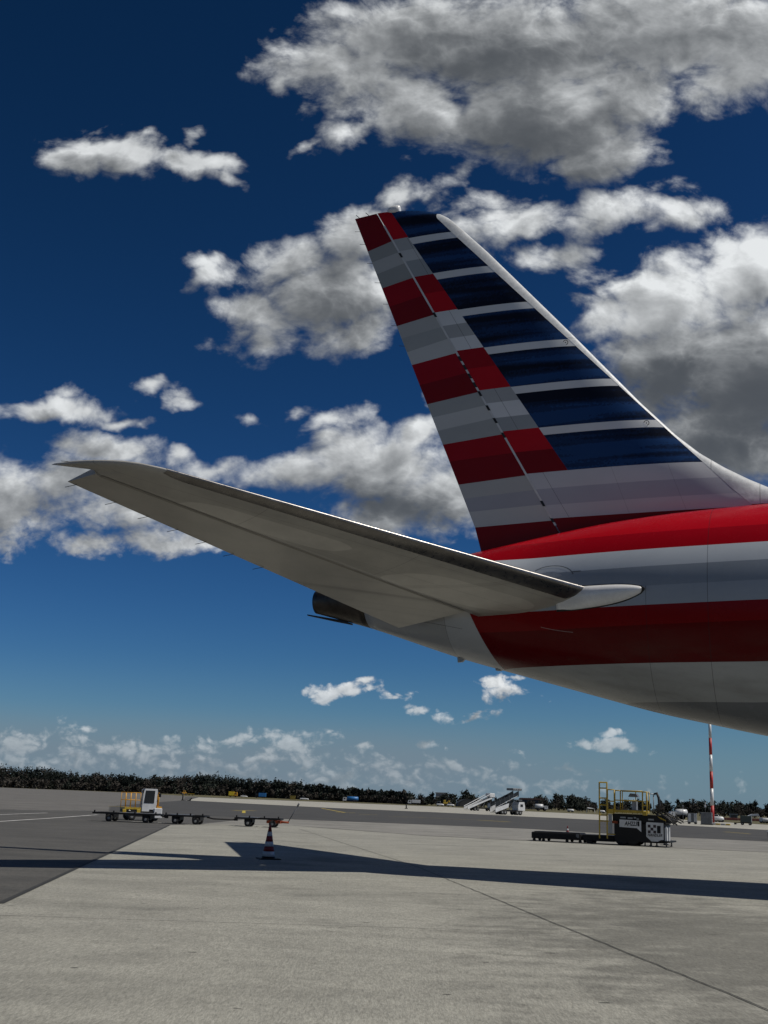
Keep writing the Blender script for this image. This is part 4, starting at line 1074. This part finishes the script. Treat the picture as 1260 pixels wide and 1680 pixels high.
MB().box(-1.4, 1.4, -.9, .9, .6, 1.5, bev=.1).build('body', M_amb, t_); MB().box(-.7, .7, -.8, .8, 1.5, 2.4, bev=.1).build('cab', M_amb, t_); MB().box(-.5, .5, -.82, -.8, 1.6, 2.2).build('window', M_gls, t_)
for xx in (-.9, .9):
    for yy in (-.8, .8): wheel(t_, xx, yy, .6, .4, 14)
t_ = thing('flatbed_trailer', 'low yellow flatbed trailer beside the amber wheel loader', 'trailer', at(313, 690), .1)
MB().box(-1.9, 1.9, -1, 1, .7, 1.0).build('bed', M_ylw, t_); MB().bar((-1.9, 0, .9), (-2.8, 0, .4), .15).build('drawbar', M_gry, t_)
for xx in (-1, 1):
    for yy in (-.8, .8): wheel(t_, xx, yy, .4, .25, 12, False)
car('white car parked right of the bright yellow truck', at(400, 705), .1, M_wht)
truck('blue_truck', 'blue topped truck with dark cab before the dark forest', 'truck', at(427, 720), 0, 6.6, 2.9, M_blu, M_blk, False, 2.0, True)
t_ = thing('waste_skip', 'dull yellow skip standing under the forest edge', 'skip', at(480, 640), 0)
MB().prism([(-1.2, .15), (1.2, .15), (1.5, 2.2), (-1.5, 2.2)], -.9, .9).build('body', paint('dull_yellow', (.22, .16, .02), .6), t_)
for zq in (.1, 2.2): MB().box(-1.55, 1.55, -.95, .95, zq - .1, zq + .02).build('rim_bar', paint('skip_brown', (.12, .09, .02), .6), t_)
car('silver white car alone before the forest, right of the dull yellow skip', at(499, 600), 0, M_wht, 4.4)
truck('tank_truck', 'tank truck with white cab and blue tank before the forest', 'truck', at(575, 560), 0, 7.2, 2.3, M_blu, M_wht, True, 1.7, True, group='tank trucks on the far road')
truck('minibus', 'white minibus parked where the forest thins out', 'minibus', at(679, 520), 0, 5.4, 2.1, M_wht, M_wht, False, 1.6, True)
car('white van left of the yellow excavator', at(722, 470), 0, M_wht, 2.9, 1.9, 'parked_van', 'van')
car('white estate car right of the yellow excavator', at(739, 470), 0, M_wht, 2.9, 1.5)
t_ = thing('excavator', 'yellow excavator between two white vehicles under the trees', 'excavator', at(731, 475), 0)
MB().box(-1.2, 1.2, -.9, .9, .25, .8, bev=.15).build('tracks', M_blk, t_); MB().box(-1, .9, -.8, .8, .85, 1.5, bev=.08).build('body', M_ylw, t_); MB().box(-.9, 0, -.7, .1, 1.5, 2.4, bev=.08).build('cab', M_ylw, t_)
MB().bar((.5, 0, 1.3), (1.4, 0, 2.3), .25).bar((1.4, 0, 2.3), (1.7, 0, .9), .2).build('arm', M_ylw, t_)
truck('tank_truck', 'all white tank truck with its cab to the right, right of the boarding stairs', 'truck', at(888, 385), 0, 4.0, 1.75, M_wht, M_wht, True, 1.1, False, 1.8, group='tank trucks on the far road')
car('small white car on the far road under dark round trees', at(936, 385), 0, M_wht, 1.9, .85)
car('white car partly hidden behind the yellow ladder', at(987, 385), 0, M_wht, 1.9, .85)
t_ = thing('canopy_frame', 'white open canopy frame left of the yellow ladder', 'canopy', at(969, 380), 0)
b = MB().bar((-1.3, 0, 0), (-1., 0, 1.5), .12).bar((-1., 0, 1.5), (1.2, 0, 1.25), .2).bar((1.3, 0, 0), (1.2, 0, 1.25), .08); b.build('frame', M_wht, t_)
MB().box(-1., 1.2, -.8, .8, 1.32, 1.4).build('cover', M_wht, t_)
truck('tank_truck', 'white tank truck with orange lamps between the loader and the thin grey post', 'truck', at(1112, 230), 0, 3.6, 1.5, M_wht, M_wht, True, 1.1, True, 1.6, group='tank trucks on the far road')
car('pale van behind the foot of the striped mast', at(1177, 200), 0, M_wht, 1.7, 1.2, 'parked_van', 'van')
car('dark windowed white car at the far right edge beyond the box trailer', at(1255, 215), 0, M_wht, 1.6, .75)
def post(name, label, cat, loc, h, mt, lean=0.):
    t_ = thing(name, label, cat, loc); MB().tube([(0, 0, 0), (lean, 0, h)], .12, 8).build('pole', mt, t_); MB().box(-.3, .3, -.3, .3, 0, .12).build('foot', mt, t_); return t_
post('marker_post', 'dark upright marker post on the pale strip beyond the yellow tractor', 'post', (-37.2, 236, 0), 1.0, M_blk)
post('marker_post', 'dark leaning rod on the pale strip, right of the upright marker post', 'post', (-35.3, 232, 0), .55, M_blk, .5)
post('marker_post', 'short dark post alone on the pale strip left of the boarding stairs', 'post', (6.6, 238, 0), .9, M_blk)
# buildings among the trees
t_ = thing('hangar', 'dark round roofed hangar behind the left boarding stairs', 'hangar', (39.2, 500, 0))
n = 14; arch = [(4.2 * math.cos(math.pi * i / n), 3.2 * math.sin(math.pi * i / n)) for i in range(n + 1)]
MB().prism(arch, 0, 12).build('vault', paint('hangar_dark', (.025, .027, .03), .7), t_)
MB().prism([(a * .8, b_ * .85) for a, b_ in arch], -.06, -.01).build('door', paint('hangar_door', (.05, .05, .05), .7), t_)
t_ = thing('low_building', 'low grey building with red brown roof behind the stairs and white tank truck', 'building', (67.5, 520, 0))
MB().box(-3.5, 5.5, 0, 8, 0, 4.0).build('wall', paint('grey_render', (.085, .09, .095), .8), t_); MB().prism([(-3.8, 4.), (5.8, 4.), (5.2, 4.7), (-3.2, 4.7)], -.3, 8.3).build('roof', paint('brown_roof', (.08, .04, .035), .8), t_)
for i in range(4): MB().box(-2.6 + i * 2.1, -1.8 + i * 2.1, -.02, 0, 1.8, 2.7).build('window', M_lgr, t_)
t_ = thing('terminal_block', 'small flat roofed white building showing above the trees left of the stairs', 'building', (52.7, 930, 0))
MB().box(-4, 4, 0, 8, 0, 8.2).build('wall', paint('terminal_wall', (.3, .3, .3), .8), t_); MB().box(-4.4, 4.4, -.4, 8.4, 8.2, 8.9).build('roof', M_lgr, t_)
t_ = thing('barrier', 'long low red brown barrier at the far right before the trees', 'barrier', (80, 262, 0), R(-6))
for i in range(7): MB().box(-4.2 + i * 1.2, -3.05 + i * 1.2, -.1, .1, .05, .55, bev=.03).build('barrier_panel', paint('red_brown', (.16, .04, .03), .7), t_)
t_ = thing('white_tent', 'low white tent with sloping roof above the red brown barrier', 'tent', (84.5, 268, 0), R(-10))
MB().prism([(-1.3, 1.0), (1.3, 1.2), (1.1, 1.6), (-.3, 1.45)], -1, 1).build('roof', M_wht, t_)
b = MB()
for xx in (-1.2, 0, 1.2):
    for yy in (-.9, .9): b.tube([(xx, yy, 0), (xx, yy, 1.1)], .04, 6)
b.build('pole', M_lgr, t_)
t_ = thing('glazed_kiosk', 'small glazed kiosk beside the white tent at the far right', 'kiosk', (80.2, 268, 0), R(-10))
MB().box(-.8, .8, -.7, .7, 0, 1.3, bev=.03).build('body', paint('kiosk_teal', (.08, .12, .13), .3), t_); MB().box(-.9, .9, -.8, .8, 1.3, 1.42).build('roof', M_lgr, t_); MB().box(-.6, .6, -.72, -.7, .5, 1.2).build('window', M_gls, t_)

# ------------------------------------------------------------------ trees
def leaf_mat(name, cols, rough=.9):
    mt, t = new_mat(name)
    n = t.noise(t.pos, .45, 5, .65)
    put(t, t.ramp(n, [(.3, cols[0]), (.52, cols[1]), (.72, cols[2])]), rough, 0., .15)
    return mt
M_ever = leaf_mat('evergreen_leaves', ((.011, .014, .013), (.017, .022, .018), (.025, .032, .025)))
M_bare = leaf_mat('bare_twigs', ((.035, .032, .028), (.050, .045, .038), (.068, .061, .052)))
M_bush = leaf_mat('grey_green_leaves', ((.024, .029, .024), (.037, .043, .034), (.052, .058, .045)))
M_bark = paint('bark', (.04, .033, .027), .9, 0, .4, 2)
def leaves(b, c, rx, ry, rz, n, size, shape='round', mi=0):
    """leaf sized faces through the volume of a crown, in uneven clumps"""
    cl = []
    for i in range(max(4, n // 14)):
        while True:
            q = Vector((random.uniform(-1, 1), random.uniform(-1, 1), random.uniform(-1, 1)))
            if q.length < 1 and (shape != 'cone' or math.hypot(q.x, q.y) < (1 - q.z) * .55 + .06): break
        cl.append(q)
    for i in range(n):
        k = random.choice(cl)
        q = k + Vector((random.gauss(0, .2), random.gauss(0, .2), random.gauss(0, .16)))
        p = Vector((c[0] + q.x * rx, c[1] + q.y * ry, c[2] + q.z * rz))
        if p.z < .1: p.z = .1 + random.random() * .4
        a = Vector((random.gauss(0, 1), random.gauss(0, 1), random.gauss(0, 1))).normalized()
        e = a.orthogonal().normalized(); f = a.cross(e); s = size * random.uniform(.5, 1.3)
        m_ = len(b.v)
        b.v += [tuple(p - e * s - f * s * .6), tuple(p + e * s - f * s * .5), tuple(p + e * s * .4 + f * s * .8), tuple(p - e * s * .7 + f * s * .6)]
        b.face((m_, m_ + 1, m_ + 2, m_ + 3), mi)
def interp(tab, x):
    return float(np.interp(x, [q[0] for q in tab], [q[1] for q in tab]))
# skyline of the tree line: height above the eye line as a slope, against direction x / y
DIST = [(-.40, 960), (-.12, 930), (-.05, 700), (.04, 540), (.08, 520), (.14, 505), (.2, 470), (.4, 430)]
TOPS = [(-.40, .0148), (-.33, .0141), (-.295, .0132), (-.265, .0112), (-.225, .0108), (-.19, .0112), (-.16, .0133), (-.14, .0137), (-.11, .0120), (-.08, .0102), (-.055, .0093), (-.036, .0078), (-.015, .0072), (.005, .0069), (.026, .0069), (.036, .0065), (.05, .0084), (.06, .0070), (.068, .0105), (.075, .0085), (.081, .0055), (.115, .0050), (.13, .0078), (.15, .0098), (.165, .0100), (.175, .0088), (.185, .0062), (.22, .0085), (.235, .0065), (.245, .009), (.265, .0105), (.28, .0098), (.295, .0085), (.31, .0098), (.325, .0093), (.36, .009), (.42, .010)]
random.seed(11)
b = MB()
uu = -.42
while uu < .030:                          # dark wood behind
    d = interp(DIST, uu) + random.uniform(0, 40)
    h = d * interp(TOPS, (uu - .009) / .971) + 1.5
    hh = h * random.uniform(.82, 1.08)
    kind = random.random()
    r_ = hh * random.uniform(.24, .4)
    leaves(b, (uu * d, d, hh * .55), r_, r_, hh * .52, 460, .6, 'cone' if kind < .12 else 'round', 0 if kind < .86 else 1)
    uu += .0018
uu = -.42
while uu < .045:                          # lower, barer edge of the wood in front
    d = interp(DIST, uu) - random.uniform(5, 22)
    h = (d * interp(TOPS, (uu - .009) / .971) + 1.5) * random.uniform(.34, .6)
    r_ = h * random.uniform(.3, .45)
    leaves(b, (uu * d, d, h * .5), r_, r_, h * .56, 240, .7, 'round', random.choice((1, 1, 2, 1)))
    uu += .0026
wood = b.build('forest', [M_ever, M_bare, M_bush])
tag(wood, kind='stuff', label='dark mixed forest stretching along the far edge of the airfield on the left', cat='forest')
def make_tree(label, group, kind, seed):
    random.seed(seed)
    t_ = thing('evergreen_tree' if kind == 0 else 'bare_tree' if kind == 1 else 'leafy_tree', label, 'tree', (0, 0, 0), 0, group)
    b = MB().tube([(0, 0, 0), (.05, 0, .3), (.0, .03, .62)], [.035, .026, .012], 7)
    for i in range(6):
        a = random.uniform(0, 6.28); z0 = random.uniform(.2, .5)
        b.tube([(0, 0, z0), (.1 * math.cos(a), .1 * math.sin(a), z0 + .12), (.2 * math.cos(a), .2 * math.sin(a), z0 + .28)], [.014, .009, .003], 5)
    b.build('trunk', M_bark, t_)
    b = MB()
    if kind == 0: leaves(b, (0, 0, .54), .34, .34, .44, 520, .066)
    elif kind == 1: leaves(b, (0, 0, .62), .34, .34, .40, 420, .045)
    else: leaves(b, (0, 0, .55), .40, .40, .44, 520, .062)
    b.build('crown', (M_ever, M_bare, M_bush)[kind], t_)
    return t_
KINDS = [('dark round evergreen tree in the far tree line to the right', 'dark evergreens of the far tree line'), ('brownish bare twigged tree in the far tree line to the right', 'bare trees of the far tree line'), ('grey green leafy tree in the far tree line to the right', 'grey green trees of the far tree line')]
protos = {}
rng = random.Random(5)
uu = .028; row = 0
while uu < .37:
    for k in range(3):
        d = interp(DIST, uu) + (30, -8, 12)[k] + rng.uniform(-8, 8)
        h = (d * interp(TOPS, (uu - .009) / .971) + 1.5) * (rng.uniform(.9, 1.06) if k == 0 else rng.uniform(.45, .8))
        kind = rng.choice((0, 0, 2, 1, 2)) if k == 0 else rng.choice((1, 2, 1, 0))
        var = rng.randrange(2)
        key = (kind, var)
        if key not in protos:
            protos[key] = make_tree(KINDS[kind][0], KINDS[kind][1], kind, 20 + kind * 3 + var); o = protos[key]
        else: o = copy_tree(protos[key])
        o.location = ((uu + rng.uniform(-.003, .003)) * d, d, 0); o.rotation_euler = (0, 0, rng.uniform(0, 6.28))
        w_ = h * rng.uniform(.8, 1.15); o.scale = (w_, w_, h)
    uu += .0056
